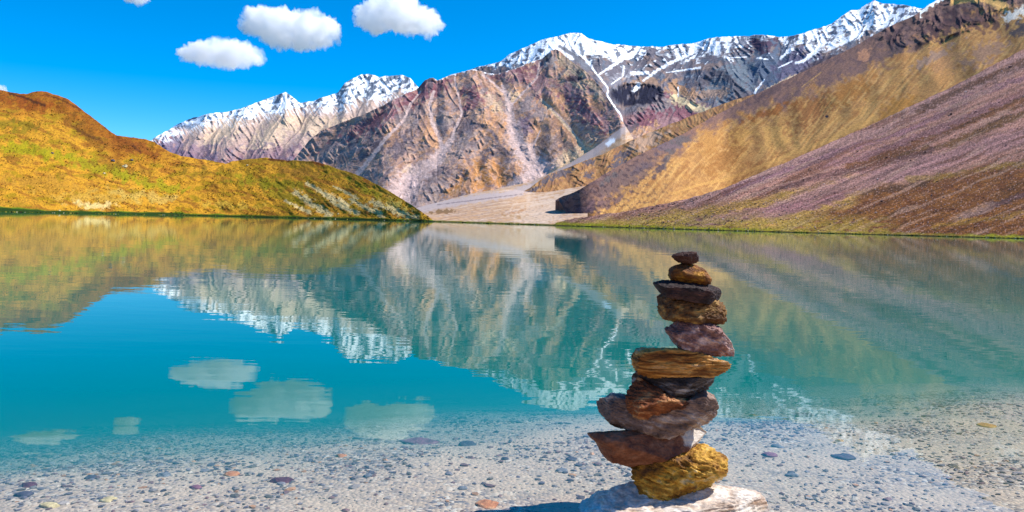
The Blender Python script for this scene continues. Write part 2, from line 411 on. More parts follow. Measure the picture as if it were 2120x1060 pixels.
    p.line([(1202, 92), (1206, 112)], 3, 3, srgb(130, 136, 150), 0.9, 0.8, 5)
    p.line([(1640, 170), (1660, 150), (1700, 125), (1725, 118)], 3, 8, srgb(74, 60, 76), 0.8, 1.0, 6)
    p.line([(1585, 186), (1640, 160), (1655, 155)], 2.5, 4, srgb(236, 204, 168), 0.9, 0.8, 6)
    return p.c
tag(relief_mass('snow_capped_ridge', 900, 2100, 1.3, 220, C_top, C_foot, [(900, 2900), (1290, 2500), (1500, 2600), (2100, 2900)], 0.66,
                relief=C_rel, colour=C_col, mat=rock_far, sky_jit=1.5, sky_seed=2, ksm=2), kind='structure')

# ---- B: the great brown mountain in the middle
B_top = [(540, 352), (606, 333), (640, 290), (668, 269), (725, 247), (767, 231), (809, 209), (840, 195), (866, 182), (880, 166), (890, 161), (897, 162), (905, 167),
         (930, 156), (979, 144), (1026, 155), (1060, 144), (1090, 132), (1121, 121), (1140, 106), (1150, 102), (1160, 106), (1185, 128), (1215, 150), (1240, 176), (1258, 203), (1272, 224), (1289, 252), (1296, 262)]
B_foot = [(540, 365), (800, 430), (850, 438), (870, 430), (906, 420), (970, 404), (1038, 392), (1100, 378), (1140, 360), (1184, 338), (1228, 311), (1262, 290), (1285, 268), (1296, 264)]
V1 = [(1040, 178), (1050, 195), (1055, 230), (1062, 260), (1070, 290), (1095, 330), (1125, 355), (1138, 366)]
V2 = [(941, 162), (951, 206), (956, 236), (944, 262), (936, 286), (906, 328), (864, 360), (835, 390), (820, 430)]
V7 = [(1121, 206), (1158, 240), (1189, 277), (1215, 315)]
B_val = [V1, [(1000, 155), (1022, 172), (1046, 195)], [(1118, 128), (1112, 160), (1080, 195), (1052, 225)], V2, [(898, 189), (890, 213), (894, 251), (907, 279), (918, 308)],
         [(870, 190), (850, 215), (835, 250), (800, 285), (770, 325), (740, 360)], [(930, 285), (915, 290), (860, 330), (835, 380)], [(790, 232), (760, 262), (725, 292), (690, 335)], V7,
         [(1118, 271), (1104, 303), (1108, 329), (1133, 356)], [(1160, 120), (1150, 160), (1160, 200), (1178, 240)], [(725, 252), (690, 285), (650, 325)],
         [(1000, 300), (985, 340), (1000, 380)], [(1025, 330), (1032, 365), (1040, 388)], [(955, 370), (930, 395), (900, 418)], [(1160, 255), (1165, 290), (1175, 330)]]
B_rid = [[(979, 144), (992, 175), (1004, 206), (1010, 232), (1004, 262), (980, 300), (950, 340), (900, 385), (870, 425)], [(1010, 215), (1040, 262), (1058, 305), (1080, 345), (1090, 375)],
         [(915, 165), (915, 210), (925, 250), (920, 275)], [(880, 180), (868, 225), (872, 262), (870, 300), (845, 345), (820, 385)], [(866, 185), (830, 228), (785, 268), (745, 310), (710, 345)],
         [(1035, 158), (1030, 175)], [(1155, 106), (1128, 150), (1118, 200), (1095, 215), (1085, 250), (1085, 290), (1100, 320)], [(1121, 206), (1130, 250), (1130, 290), (1150, 340)],
         [(1155, 106), (1180, 170), (1205, 210), (1230, 260), (1255, 285)], [(1155, 106), (1145, 150), (1135, 190), (1165, 225)], [(1160, 106), (1215, 150), (1258, 205), (1287, 252)],
         [(1185, 180), (1175, 210), (1200, 250), (1205, 290)], [(767, 231), (730, 268), (695, 300), (665, 335)], [(970, 330), (960, 365), (965, 400)], [(1010, 350), (1015, 395)], [(1060, 340), (1060, 385)],
         [(640, 292), (625, 330)], [(810, 212), (770, 252), (735, 285), (700, 335)]]
def B_rel(X, Y, V, xs, yt, yf):
    b, dv, wv, g = drainage(X, Y, B_val, B_rid, 26, 50, 0.8, 9.0, 1)
    r = flow(X, Y, b, 17.0 + 0 * X, 24) * 4.4 + 1.6 * ridged(X / 34 + n2(X / 50, Y / 50, 3), Y / 40, 4, 19)
    up = sst(120, 20, Y - yt[None])
    rock = sst(-0.1, 0.35, fbm(X / 34, Y / 26, 3, 26) + 0.5 * up - 0.15)
    st['B'] = (dv, wv, g, r, up); return b + r * (0.25 + 0.75 * rock)
def B_col(X, Y, V, xs, yt, yf):
    dv, wv, g, r, up = st['B']
    p = Paint(X, Y, srgb(212, 172, 146)); n = fbm(X / 20, Y / 20, 5, 28); n_ = fbm((X + Y) / 14, Y / 12, 5, 29)
    p.mix(sst(0.0, 0.5, n) * 0.8, TAN); p.mix(sst(-0.05, -0.4, n_) * 0.8, GREY)
    p.mix(sst(1000, 860, X) * 0.35, srgb(150, 134, 136))
    # big patches: purple rock high up, slate on the left, orange and tan screes between
    for (x, y, a, b, rt, c) in (
        (760, 262, 110, 22, -32, PURPLE), (850, 205, 60, 26, -32, PURPLE), (900, 182, 40, 18, -20, PURPLE), (975, 190, 26, 18, 0, PURPLE), (1080, 158, 34, 18, 0, PURPLE), (1120, 172, 26, 40, 0, PURPLE2),
        (980, 212, 30, 16, -20, PURPLE), (1060, 150, 60, 8, -12, PURPLE), (1185, 205, 40, 36, 40, PURPLE), (1215, 235, 60, 22, 50, PURPLE), (1190, 180, 30, 20, 0, PURPLE2), (1250, 240, 30, 24, 50, PURPLE2),
        (840, 240, 30, 26, 0, GREY), (700, 312, 70, 30, -20, GREY), (780, 300, 40, 18, -40, SLATE), (830, 300, 40, 24, -35, SLATE), (920, 250, 26, 34, 30, GREY), (965, 262, 40, 24, -20, SLATE),
        (860, 360, 20, 40, 35, srgb(150, 130, 150)), (925, 358, 50, 18, 0, SLATE), (895, 400, 50, 30, -35, GREY), (960, 300, 34, 26, -40, GREY), (1090, 215, 24, 16, -40, GREY),
        (1085, 265, 22, 24, 0, srgb(140, 118, 138)), (1130, 305, 34, 34, 0, srgb(134, 112, 96)), (1160, 285, 28, 34, 0, srgb(140, 122, 116)), (1010, 322, 16, 20, 45, SLATE), (1055, 322, 14, 16, 60, SLATE), (1025, 283, 26, 8, 35, SLATE),
        (1022, 255, 26, 44, -30, TAN), (1028, 215, 30, 14, 35, CREAM), (900, 292, 18, 40, -28, TAN), (880, 270, 16, 32, 20, TAN), (875, 345, 20, 26, 30, TAN), (808, 285, 22, 18, -40, TAN), (845, 352, 16, 12, 0, CREAM),
        (1000, 350, 50, 24, -10, OCHRE), (985, 380, 50, 20, -10, OCHRE), (1040, 370, 30, 24, 0, OCHRE), (940, 398, 30, 12, -14, OCHRE), (1075, 345, 22, 24, 20, TAN), (1150, 222, 30, 30, 40, TAN), (1112, 265, 14, 20, 0, TAN),
        (1140, 250, 20, 36, -30, TAN), (1185, 285, 20, 40, -30, TAN), (1210, 305, 30, 16, -30, CREAM), (1170, 325, 34, 12, -35, CREAM), (1165, 335, 30, 8, -35, CREAM), (1095, 288, 12, 12, 0, TAN), (1060, 200, 18, 16, 0, CREAM),
        (1230, 215, 40, 12, 48, TAN), (1195, 150, 46, 16, 42, CREAM), (1170, 128, 26, 16, 40, CREAM), (1235, 190, 26, 10, 50, CREAM), (1140, 128, 16, 14, 0, srgb(196, 186, 180)), (1115, 125, 14, 16, 0, srgb(130, 110, 122)),
        (1187, 163, 16, 12, 0, DARK), (1199, 155, 6, 9, 0, DARK), (1132, 122, 5, 12, -10, DARK), (1197, 175, 20, 7, 10, CREAM), (1120, 235, 16, 18, 0, GREY), (890, 178, 14, 10, 0, SLATE), (892, 164, 16, 8, 0, SLATE)):
        p.blob(x, y, a, b, c, rt, 0.75, 11, 0.5, 0.85)
    # pale gully lines and dark crags alternate along the side slopes
    p.mix(sst(0.55, 0.15, g) * 0.35 * sst(3, 14, dv), SCREE)
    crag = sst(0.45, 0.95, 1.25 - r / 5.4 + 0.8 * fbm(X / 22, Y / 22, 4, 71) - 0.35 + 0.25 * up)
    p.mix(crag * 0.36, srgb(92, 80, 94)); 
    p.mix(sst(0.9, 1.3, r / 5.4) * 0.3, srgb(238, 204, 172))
    # scree chutes
    ch = srgb(228, 206, 200)
    for q, w0, w1 in ((V1, 3, 27), (V2[:5], 2, 3), (V2[4:], 5, 34), (B_val[4], 3, 5), (B_val[1], 2, 2.5), (B_val[2], 2, 2), (B_val[5], 2, 5), (B_val[9], 1.5, 3), (V7, 2, 2.5), ([(1120, 345), (1060, 385), (1040, 394)], 14, 6)):
        p.line(q, w0, w1, ch, 0.85, 0.45, 9)
    p.line([(1121, 208), (1158, 245), (1189, 280), (1212, 312)], 2.5, 3, srgb(240, 214, 176), 0.9, 0.4, 9)
    p.line([(1140, 361), (1180, 335), (1225, 308)], 5, 8, CREAM, 0.9, 0.8, 7)
    p.c = p.c * np.array([1.06, 0.98, 0.95])
    # last snow near the crest
    p.mix(sst(3, 0, (Y - yt[None]) + 5 * fbm(X / 9, Y / 9, 3, 77) + 2) * (X > 900) * (X < 1140), SNOW)
    return p.c
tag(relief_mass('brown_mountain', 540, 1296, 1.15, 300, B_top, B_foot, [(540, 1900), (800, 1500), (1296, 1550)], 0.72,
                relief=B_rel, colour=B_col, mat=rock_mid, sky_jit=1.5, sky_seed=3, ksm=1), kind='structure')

# ---- G: the pale gravel fan that runs down the valley to the shore
_sx = np.arange(-420.0, 2600.0, 4.0)
_sD = smooth1(curve([(-420, 190), (0, 225), (200, 258), (365, 290), (480, 296), (600, 286), (899, 232), (1157, 172), (1500, 138), (1800, 125), (2120, 112), (2600, 100)], _sx), 40)
def shore_D(px): return np.interp(px, _sx, _sD)
def shore(px): return hzy(px) + F * H / shore_D(px) * 1.0
G_top = [(760, 445), (850, 434), (870, 428), (906, 419), (970, 402), (1038, 390), (1080, 394), (1097, 400), (1150, 396), (1182, 389), (1214, 385), (1240, 384), (1280, 390)]
def G_rel(X, Y, V, xs, yt, yf):
    return 3.0 * fbm(X / 50, Y / 12, 4, 41) * sst(0, .2, V) + 1.0 * fbm(X / 8, Y / 3, 3, 44)
def G_col(X, Y, V, xs, yt, yf):
    p = Paint(X, Y, srgb(216, 178, 142)); cc = Y + 0.16 * X; n = fbm(X / 60, cc / 4, 5, 42); p.mix(sst(0.1, 0.5, fbm(X / 80, cc / 2.2, 4, 49)) * 0.6, srgb(170, 132, 104)); p.mix(sst(0.1, 0.5, fbm(X / 70, cc / 3, 4, 50)) * 0.6, srgb(240, 214, 190))
    p.mix(sst(0, 0.5, n) * 0.7, srgb(206, 178, 160)); p.mix(sst(0.05, 0.45, fbm(X / 16, Y / 3, 4, 48)) * 0.55, srgb(196, 150, 104))
    p.line([(870, 432), (970, 413), (1060, 402), (1138, 372), (1220, 322), (1290, 268)], 8, 8, srgb(206, 188, 184), 0.9, 0.5)
    p.line([(906, 424), (1000, 412), (1080, 402)], 1.0, 1.0, srgb(130, 116, 120), 0.7, 0.9, 5)
    p.blob(920, 438, 34, 5, srgb(150, 116, 76), -5, 0.6, 8); p.blob(1110, 430, 60, 4, srgb(196, 150, 108), -12, 0.9, 8); p.blob(1085, 450, 45, 4, srgb(190, 150, 104), 6, 0.8, 8)
    p.line([(1178, 405), (1150, 425), (1120, 440), (1110, 455)], 14, 38, srgb(232, 208, 186), 0.6, 0.8, 9)
    p.mix(sst(0.25, 0.45, n2(X / 7, Y / 1.4, 4)) * 0.4 * sst(415, 440, Y), srgb(120, 104, 104))
    p.line([(1258, 298), (1268, 291)], 4, 5, SNOW, 1, 0.5, 5)
    gr = sst(-4.5, -2.0, Y - yf[None] + 1.6 * n2(X / 14, X * 0, 3))
    p.mix(gr, srgb(128, 120, 30)); p.mix(sst(-2.6, -1.4, Y - yf[None] + 0.8 * n2(X / 6, X * 0, 9)) * 0.8, srgb(56, 62, 24))
    return p.c
tag(relief_mass('gravel_fan', 760, 1216, 1.4, 130, G_top, shore, shore_D, Dt=[(760, 1000), (1300, 860)],
                relief=G_rel, colour=G_col, mat=fan_soil, ksm=26, esm=70), kind='structure')
G2_top = [(1000, 399), (1038, 389), (1100, 376), (1140, 358), (1184, 335), (1228, 308), (1262, 283), (1285, 265), (1296, 262), (1310, 285)]
G2_foot = [(1000, 412), (1060, 416), (1100, 416), (1182, 414), (1250, 400), (1310, 380)]
tag(relief_mass('valley_scree', 1000, 1310, 1.4, 50, G2_top, G2_foot, [(1000, 980), (1310, 980)], Dt=[(1000, 1380), (1310, 1500)],
                relief=G_rel, colour=lambda X, Y, V, xs, yt, yf: G_col(X, Y, V, xs, yt, yf + 60), mat=fan_soil, ksm=2), kind='structure')

# ---- the small ochre spur in front of the fan
S_top = [(1060, 408), (1074, 403), (1100, 386), (1120, 371), (1135, 362), (1182, 344), (1215, 331), (1250, 318), (1310, 289), (1350, 272), (1400, 252), (1440, 236), (1500, 214), (1560, 195)]
S_foot = [(1060, 406), (1074, 405), (1097, 404), (1150, 398), (1182, 390), (1214, 386), (1300, 360), (1560, 230)]
S_rid = [[(1135, 363), (1150, 380), (1160, 394)], [(1190, 341), (1200, 365), (1205, 388)], [(1255, 316), (1262, 340), (1262, 365)], [(1310, 289), (1325, 320)], [(1385, 258), (1380, 285)]]
S_val = [[(1165, 352), (1178, 375), (1180, 390)], [(1225, 328), (1235, 350), (1232, 380)], [(1285, 302), (1292, 330), (1295, 350)], [(1345, 275), (1350, 300)]]
def S_rel(X, Y, V, xs, yt, yf):
    b, dv, wv, g = drainage(X, Y, S_val, S_rid, 15, 30, 3.0, 9.0, 51); st['S'] = (dv, wv, g)
    return b + 3.5 * flow(X, Y, b, 12.0, 53)
def S_col(X, Y, V, xs, yt, yf):
    dv, wv, g = st['S']; p = Paint(X, Y, srgb(178, 130, 84)); n = fbm(X / 14, Y / 12, 5, 54)
    p.mix(sst(0, 0.5, n) * 0.7, srgb(150, 112, 92)); p.mix(sst(-0.05, -0.4, n) * 0.6, srgb(206, 160, 110))
    for (x, y, a, b, rt) in ((1160, 360, 30, 9, -22), (1130, 375, 16, 7, -30), (1222, 336, 14, 7, -10), (1218, 364, 12, 8, 0), (1105, 393, 20, 5, -25), (1290, 320, 20, 10, -20), (1280, 342, 20, 12, -20)):
        p.blob(x, y, a, b, SLATE, rt, 0.8, 6, 0.4, 0.9)
    p.blob(1340, 290, 50, 16, srgb(206, 168, 140), -25, 0.7)
    return p.c
tag(relief_mass('ochre_spur', 1060, 1560, 1.3, 90, S_top, S_foot, [(1060, 900), (1560, 1050)], 0.5, relief=S_rel, colour=S_col, mat=rock_mid2, sky_jit=1.0, sky_seed=4, ksm=2, skirt=1.0), kind='structure')

# ---- D: the tan mountain on the right
D_top = [(1150, 414), (1157, 410), (1170, 405), (1195, 395), (1214, 384), (1245, 364), (1318, 323), (1415, 277), (1450, 256), (1496, 231), (1551, 202), (1600, 178), (1657, 151), (1700, 130), (1754, 104),
         (1800, 78), (1851, 50), (1880, 38), (1903, 26), (1922, 10), (1950, -5), (1985, -35), (2045, -58), (2085, -75), (2130, -95), (2250, -130), (2460, -170)]
E_top = [(1150, 462), (1172, 455), (1232, 446), (1293, 438), (1431, 410), (1500, 389), (1570, 359), (1641, 330), (1811, 255), (1972, 179), (2120, 101), (2250, 30), (2460, -60)]
def D_foot(xs):
    return np.interp(xs, [1150, 1157, 1164, 1170, 1179, 1240], [415, 415, 424, 437, 453, 450]) * (xs < 1240) + (curve(E_top, xs) + 4) * (xs >= 1240)
D_val = [[(1300, 335), (1270, 380), (1215, 430), (1200, 446)], [(1350, 310), (1350, 345), (1310, 395), (1270, 440)], [(1420, 285), (1425, 320), (1400, 370), (1360, 420)],
         [(1500, 300), (1498, 290), (1480, 340), (1450, 370), (1415, 408)], [(1560, 290), (1560, 310), (1530, 345), (1500, 385)], [(1595, 275), (1600, 300), (1620, 315), (1640, 325)], [(1636, 270), (1640, 300), (1655, 318)],
         [(1700, 235), (1690, 260), (1670, 300), (1665, 318)], [(1740, 245), (1720, 270), (1690, 305)], [(1800, 215), (1790, 240), (1750, 275), (1730, 290)], [(1860, 195), (1840, 215), (1800, 255)], [(1950, 100), (1960, 140), (1990, 170)],
         [(1860, 60), (1840, 100), (1820, 130)], [(1960, 30), (1900, 80), (1895, 98)], [(2060, 60), (2080, 90), (2070, 130)], [(1880, 250), (1880, 225), (1905, 180)], [(1800, 110), (1780, 132)]]
D_rid = [[(1245, 366), (1235, 400), (1190, 440)], [(1318, 323), (1320, 355), (1290, 395), (1240, 440)], [(1390, 290), (1390, 330), (1350, 385), (1315, 430)], [(1465, 250), (1465, 300), (1440, 350), (1400, 400)],
         [(1530, 225), (1530, 290), (1520, 330), (1470, 385)], [(1590, 200), (1580, 280), (1580, 330)], [(1615, 260), (1620, 290)], [(1660, 200), (1665, 250), (1650, 290)], [(1720, 210), (1705, 255), (1680, 300)],
         [(1790, 160), (1770, 230), (1730, 280)], [(1850, 140), (1830, 200), (1770, 265)], [(1910, 100), (1925, 150), (1890, 190), (1850, 230)], [(2000, 90), (2030, 140)], [(1890, 40), (1870, 70), (1850, 110)],
         [(1990, 0), (1990, 50), (1930, 85)], [(1830, 65), (1800, 100)], [(2110, 20), (2110, 60), (2130, 90)], [(2040, -30), (2030, 30), (2050, 70)]]
def D_rel(X, Y, V, xs, yt, yf):
    b, dv, wv, g = drainage(X, Y, D_val, D_rid, 18, 60, 0.0, 7.0, 81)
    crag = sst(-10, 10, np.interp(X, [1150, 1700, 1850, 1950, 2120, 2400], [0, 0, 100, 85, 20, -40]) - Y) * sst(1700, 1800, X)
    r = ridged(X / 36 + 0.6 * n2(X / 40, Y / 40, 7), Y / 44, 6, 84, 0.5)
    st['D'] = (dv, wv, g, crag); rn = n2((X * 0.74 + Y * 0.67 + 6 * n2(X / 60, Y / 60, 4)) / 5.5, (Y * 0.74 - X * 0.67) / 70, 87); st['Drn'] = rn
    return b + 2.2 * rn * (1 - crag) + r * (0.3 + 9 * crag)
def D_col(X, Y, V, xs, yt, yf):
    dv, wv, g, crag = st['D']; h = Y - yt[None]
    p = Paint(X, Y, srgb(206, 156, 100)); n = fbm(X / 30, Y / 20, 5, 85)
    p.mix(sst(0, 0.5, n) * 0.6, srgb(168, 114, 68)); p.mix(sst(0.05, 0.4, -n) * 0.4, srgb(150, 104, 70)); p.mix(sst(0.0, 0.5, fbm((X + Y) / 40, Y / 14, 4, 86)) * 0.5, srgb(206, 156, 92))
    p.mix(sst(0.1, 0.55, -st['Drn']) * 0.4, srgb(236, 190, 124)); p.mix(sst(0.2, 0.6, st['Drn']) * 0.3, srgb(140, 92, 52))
    # purple-grey crest band
    bw = np.interp(xs, [1150, 1300, 1450, 1550, 1640, 1720, 1800, 1860, 1950, 2120], [60, 50, 20, 38, 50, 56, 70, 62, 70, 100])[None]
    p.mix(sst(16, -20, h - bw + 22 * n + 10 * fbm(X / 9, Y / 9, 3, 7)), srgb(140, 108, 104))
    p.mix(sst(0.0, 0.45, fbm(X / 14, Y / 14, 4, 88)) * sst(20, -20, h - bw) * 0.6, srgb(110, 88, 100))
    # dark scree at the toe
    for (x, y, a, b, rt, c) in ((1200, 420, 60, 26, -25, srgb(128, 96, 94)), (1290, 370, 90, 26, -28, srgb(124, 100, 104)), (1385, 300, 40, 20, -20, srgb(120, 104, 120)), (1240, 425, 70, 14, -18, srgb(120, 94, 104)), (1200, 440, 36, 8, -8, srgb(96, 76, 92)),
                             (1180, 403, 24, 8, -30, SLATE), (1260, 370, 26, 8, -35, SLATE), (1380, 330, 26, 10, -60, SLATE), (1365, 350, 30, 8, -50, srgb(84, 72, 90)), (1410, 290, 26, 12, 0, SLATE), (1330, 345, 30, 10, -30, srgb(112, 94, 108)),
                             (1470, 300, 24, 40, 10, srgb(196, 146, 88)), (1530, 290, 26, 30, 0, srgb(214, 164, 96)), (1610, 285, 40, 34, 0, srgb(222, 172, 104)), (1500, 330, 60, 30, -40, srgb(176, 124, 72)), (1760, 190, 60, 26, -30, srgb(180, 124, 66)),
                             (1860, 220, 60, 22, -30, srgb(188, 134, 66)), (1680, 230, 60, 30, -30, srgb(156, 104, 64)), (1960, 130, 50, 34, -20, srgb(200, 148, 104)), (2040, 110, 60, 26, -30, srgb(168, 132, 116)), (1940, 170, 60, 22, -30, srgb(206, 152, 96)),
                             (1590, 192, 50, 8, -28, srgb(106, 84, 92)), (1600, 230, 70, 10, -20, srgb(160, 100, 52)), (1790, 112, 16, 18, 0, srgb(206, 150, 122)), (1850, 75, 30, 16, -30, srgb(84, 62, 76)), (1860, 100, 30, 12, -30, srgb(92, 78, 92)),
                             (1955, 55, 60, 30, -20, srgb(84, 56, 72)), (2020, 40, 70, 26, 10, srgb(92, 62, 72)), (1905, 92, 14, 8, -40, srgb(52, 36, 52)), (2115, 60, 30, 20, -30, srgb(60, 66, 90)), (1930, 120, 60, 12, -30, srgb(170, 140, 130))):
        p.blob(x, y, a, b, c, rt, 0.7, 12, 0.6, 0.85)
    p.mix(sst(0.22, 0.42, fbm((X - Y * .4) / 9, Y / 7, 5, 91)) * np.clip(crag + sst(1480, 1300, X) * 0.8, 0, 1) * 0.75, srgb(58, 44, 62))
    # pale runnels
    for q, w0, w1 in (([(1700, 240), (1686, 262), (1660, 300), (1618, 330)], 1.2, 2.2), ([(1640, 262), (1644, 285), (1655, 305), (1630, 322)], 1.5, 2), ([(1598, 262), (1600, 290), (1610, 312)], 1.2, 1.6), ([(1500, 352), (1470, 385)], 1, 2),
                      ([(1560, 295), (1520, 345), (1500, 372)], 1, 2), ([(1740, 240), (1712, 262), (1680, 290), (1650, 318)], 1.2, 1.8), ([(1800, 205), (1786, 235), (1762, 262)], 1.2, 1.5), ([(1838, 188), (1828, 205), (1790, 245)], 1, 1.2),
                      ([(1870, 178), (1845, 200)], 1, 1), ([(1730, 200), (1705, 235)], .8, 1), ([(1760, 190), (1735, 225), (1700, 270)], .8, 1.2), ([(1660, 180), (1700, 150)], .8, .8)):
        p.line(q, w0 * 1.3, w1 * 1.5, srgb(226, 178, 112), 0.5, 0.6, 6, 0.9)
    p.line([(1395, 400), (1440, 385), (1500, 372), (1560, 350), (1640, 318), (1720, 288), (1811, 245)], 2, 7, srgb(222, 172, 104), 0.7, 0.6, 10)
    # bright snowy cap at the very top right
    p.line([(1972, 4), (2010, -4), (2050, 0), (2078, 14)], 6, 9, srgb(238, 190, 120), 1, 0.5, 8)
    p.mix(sst(5, 0, h - 4 + 8 * fbm(X / 12, Y / 8, 3, 97)) * (X > 1905) * (X < 1990), SNOW)
    p.line([(2085, 36), (2120, 22), (2200, 0)], 8, 8, SNOW, 0.6, 1.0, 7)
    p.blob(1712, 241, 4, 3, DARK, 0, 0.2)
    p.c = p.c * np.array([1.04, 1.0, 0.86])
    return p.c
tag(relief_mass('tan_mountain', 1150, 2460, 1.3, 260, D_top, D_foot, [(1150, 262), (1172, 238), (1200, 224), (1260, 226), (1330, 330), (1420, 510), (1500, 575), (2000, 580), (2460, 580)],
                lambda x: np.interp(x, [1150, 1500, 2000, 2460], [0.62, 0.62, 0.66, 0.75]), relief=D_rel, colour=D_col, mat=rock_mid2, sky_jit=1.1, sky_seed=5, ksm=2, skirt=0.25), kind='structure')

# ---- E: the long scree slope down to the right-hand shore
def E_rel(X, Y, V, xs, yt, yf):
    c = Y + 0.42 * X                                   # streaks run down to the left
    s = fbm(c / 34 + 0.3 * n2(X / 120, Y / 60, 3), X / 260, 4, 101)
    k = sst(1172, 1350, X)
    return (5.0 * s + 1.3 * fbm(X / 10, Y / 5, 4, 104)) * k * sst(0, 0.1, V)
def E_col(X, Y, V, xs, yt, yf):
    p = Paint(X, Y, srgb(176, 134, 128)); f = yf[None] - Y; h = Y - yt[None]
    wob = 14 * fbm(X / 60, Y / 30, 3, 106)
    def band(poly, wd, col, amt=0.9, seed=0):
        d = segdist(X, Y, poly)[0] + 6 * fbm(X / 26, Y / 8, 4, seed); p.mix(sst(wd, wd * 0.45, d) * amt, col)
    band([(1431, 416), (1641, 340), (1811, 268), (1972, 195), (2120, 125), (2300, 40)], 22, srgb(172, 138, 142), 0.9, 1)
    band([(1500, 400), (1720, 320), (1900, 262), (1990, 210), (2120, 160)], 9, srgb(140, 104, 124), 0.8, 2)
    band([(1900, 232), (1990, 185), (2120, 128), (2250, 60)], 9, srgb(96, 66, 50), 0.8, 3)
    band([(1760, 345), (1900, 290), (2000, 250), (2120, 205), (2300, 130)], 15, srgb(120, 78, 46), 0.9, 4)
    band([(1820, 330), (1960, 300), (2060, 260), (2120, 235), (2300, 160)], 10, srgb(104, 74, 40), 0.9, 5)
    band([(1700, 345), (1800, 320), (1950, 265), (2120, 190)], 10, srgb(150, 112, 128), 0.7, 5)
    band([(1172, 459), (1300, 445), (1431, 425), (1560, 400), (1660, 372), (1760, 352)], 15, srgb(186, 150, 66), 0.0, 6)
    # grassy yellow apron above the shore
    ap = sst(-8, 10, Y - np.interp(X, [1150, 1250, 1431, 1560, 1700, 1850, 1900], [458, 456, 432, 408, 382, 350, 340]) + wob * 0.5) * sst(1900, 1740, X + wob)
    p.mix(ap, srgb(184, 148, 88)); p.mix(ap * sst(0, 0.5, fbm(X / 30, Y / 6, 4, 108)) * 0.6, srgb(164, 138, 56))
    band([(1560, 402), (1700, 366), (1800, 345), (1930, 310)], 9, srgb(104, 72, 78), 0.75, 7)
    band([(1600, 440), (1700, 400), (1800, 375), (1900, 345), (2120, 280), (2300, 230)], 24, srgb(168, 130, 140), 0.85, 8)
    band([(1430, 464), (1540, 446), (1650, 430), (1740, 405)], 16, srgb(158, 116, 128), 0.85, 9)
    # brown slopes at the lower right
    br = sst(-10, 14, Y - np.interp(X, [1650, 1750, 1830, 1900, 2000, 2120, 2300], [475, 420, 385, 375, 352, 338, 318]) + wob)
    p.mix(br, srgb(134, 88, 44)); p.mix(br * sst(0.05, 0.4, fbm(X / 40, Y / 14, 4, 109)) * 0.8, srgb(110, 66, 36))
    band([(1880, 372), (1960, 366), (2060, 345), (2120, 338), (2300, 318)], 8, srgb(156, 132, 60), 0.6, 10)
    band([(2000, 450), (2060, 425), (2120, 405), (2200, 380)], 8, srgb(96, 72, 84), 0.8, 11)
    band([(1790, 400), (1870, 385), (1920, 378)], 8, srgb(90, 62, 44), 0.8, 12)
    band([(1930, 470), (2030, 455), (2130, 440)], 7, srgb(166, 132, 60), 0.6, 13)
    cc = Y + 0.43 * X + 5 * n2(X / 90, Y / 50, 8)
    fs = fbm(cc / 7.0, X / 130, 4, 117); p.c = p.c * (0.88 + 0.42 * fs[..., None])
    p.mix(sst(0.25, 0.55, fbm(cc / 16.0, X / 170, 3, 118)) * 0.55, srgb(112, 70, 48)); p.mix(sst(0.3, 0.6, -fbm(cc / 12.0, X / 150, 3, 119)) * 0.4, srgb(190, 160, 150))
    # stones: speckle
    sp = n2(X / 2.3, Y / 1.9, 111); sp2 = n2(X / 3.4, Y / 2.6, 113)
    p.c = p.c * (1 + 0.55 * sp[..., None]); p.mix(sst(0.42, 0.6, sp2) * 0.6, srgb(52, 34, 44)); p.mix(sst(-0.45, -0.62, sp2) * 0.5, srgb(214, 184, 190))
    p.c = p.c * np.array([1.04, 0.92, 0.74])
    p.mix(sst(0.0, 0.6, ap * (0.7 + fbm(X / 24, Y / 6, 4, 127))) * sst(-52, -10, -f) * 0.5, srgb(186, 160, 60))
    gr = sst(-9.0, -3.0, -f + 3.5 * n2(X / 22, X * 0, 3)) * np.interp(X, [1172, 1560, 1640, 1980, 2030, 2300], [1, .9, .35, .45, 1, 1])
    p.mix(gr, srgb(150, 146, 22)); p.mix(sst(-2.6, -1.2, -f + 0.9 * n2(X / 7, X * 0, 9)) * 0.85, srgb(56, 44, 22))
    return p.c
def E_yt(xs): return curve(E_top, xs)
tag(relief_mass('scree_slope', 1150, 2460, 1.3, 210, E_top, shore, shore_D, lambda x: np.interp(x, [1150, 1800, 2120, 2460], [0.3, 0.34, 0.45, 0.6]),
                relief=E_rel, colour=E_col, mat=scree_soil, ksm=3, sky_jit=1.2, sky_seed=6), kind='structure')

# ---- F: the golden green hills on the left, two humps one before the other
def hillcol(X, Y, yt, yf, seed):
    p = Paint(X, Y, srgb(216, 156, 40)); n = fbm(X / 44, Y / 16, 5, 121 + seed); d = (Y + 0.1 * X)
    p.mix(sst(0.0, 0.5, n) * 0.8, srgb(160, 132, 16)); p.mix(sst(0.05, 0.5, fbm((X + Y * 1.5) / 50, (Y - X * 0.35) / 9, 5, 124 + seed)) * 0.7, srgb(150, 92, 30))
    return p, n
F1_top = [(-340, 215), (-160, 200), (-60, 190), (0, 187), (25, 191), (55, 195), (75, 189), (95, 189), (120, 197), (140, 205), (160, 218), (180, 235), (210, 258), (225, 270), (240, 279), (262, 283), (300, 287),
          (320, 294), (350, 315), (370, 322), (420, 330), (460, 337), (500, 350), (560, 372), (640, 410), (700, 440), (760, 454)]
def F1_rel(X, Y, V, xs, yt, yf):
    b = 16 * fbm(X / 110, Y / 60, 3, 131) + 4.5 * fbm((X - Y * 0.6) / 30, Y / 22, 4, 133) + 1.6 * fbm(X / 9, Y / 7, 4, 135)
    return b * sst(0, 0.12, V)
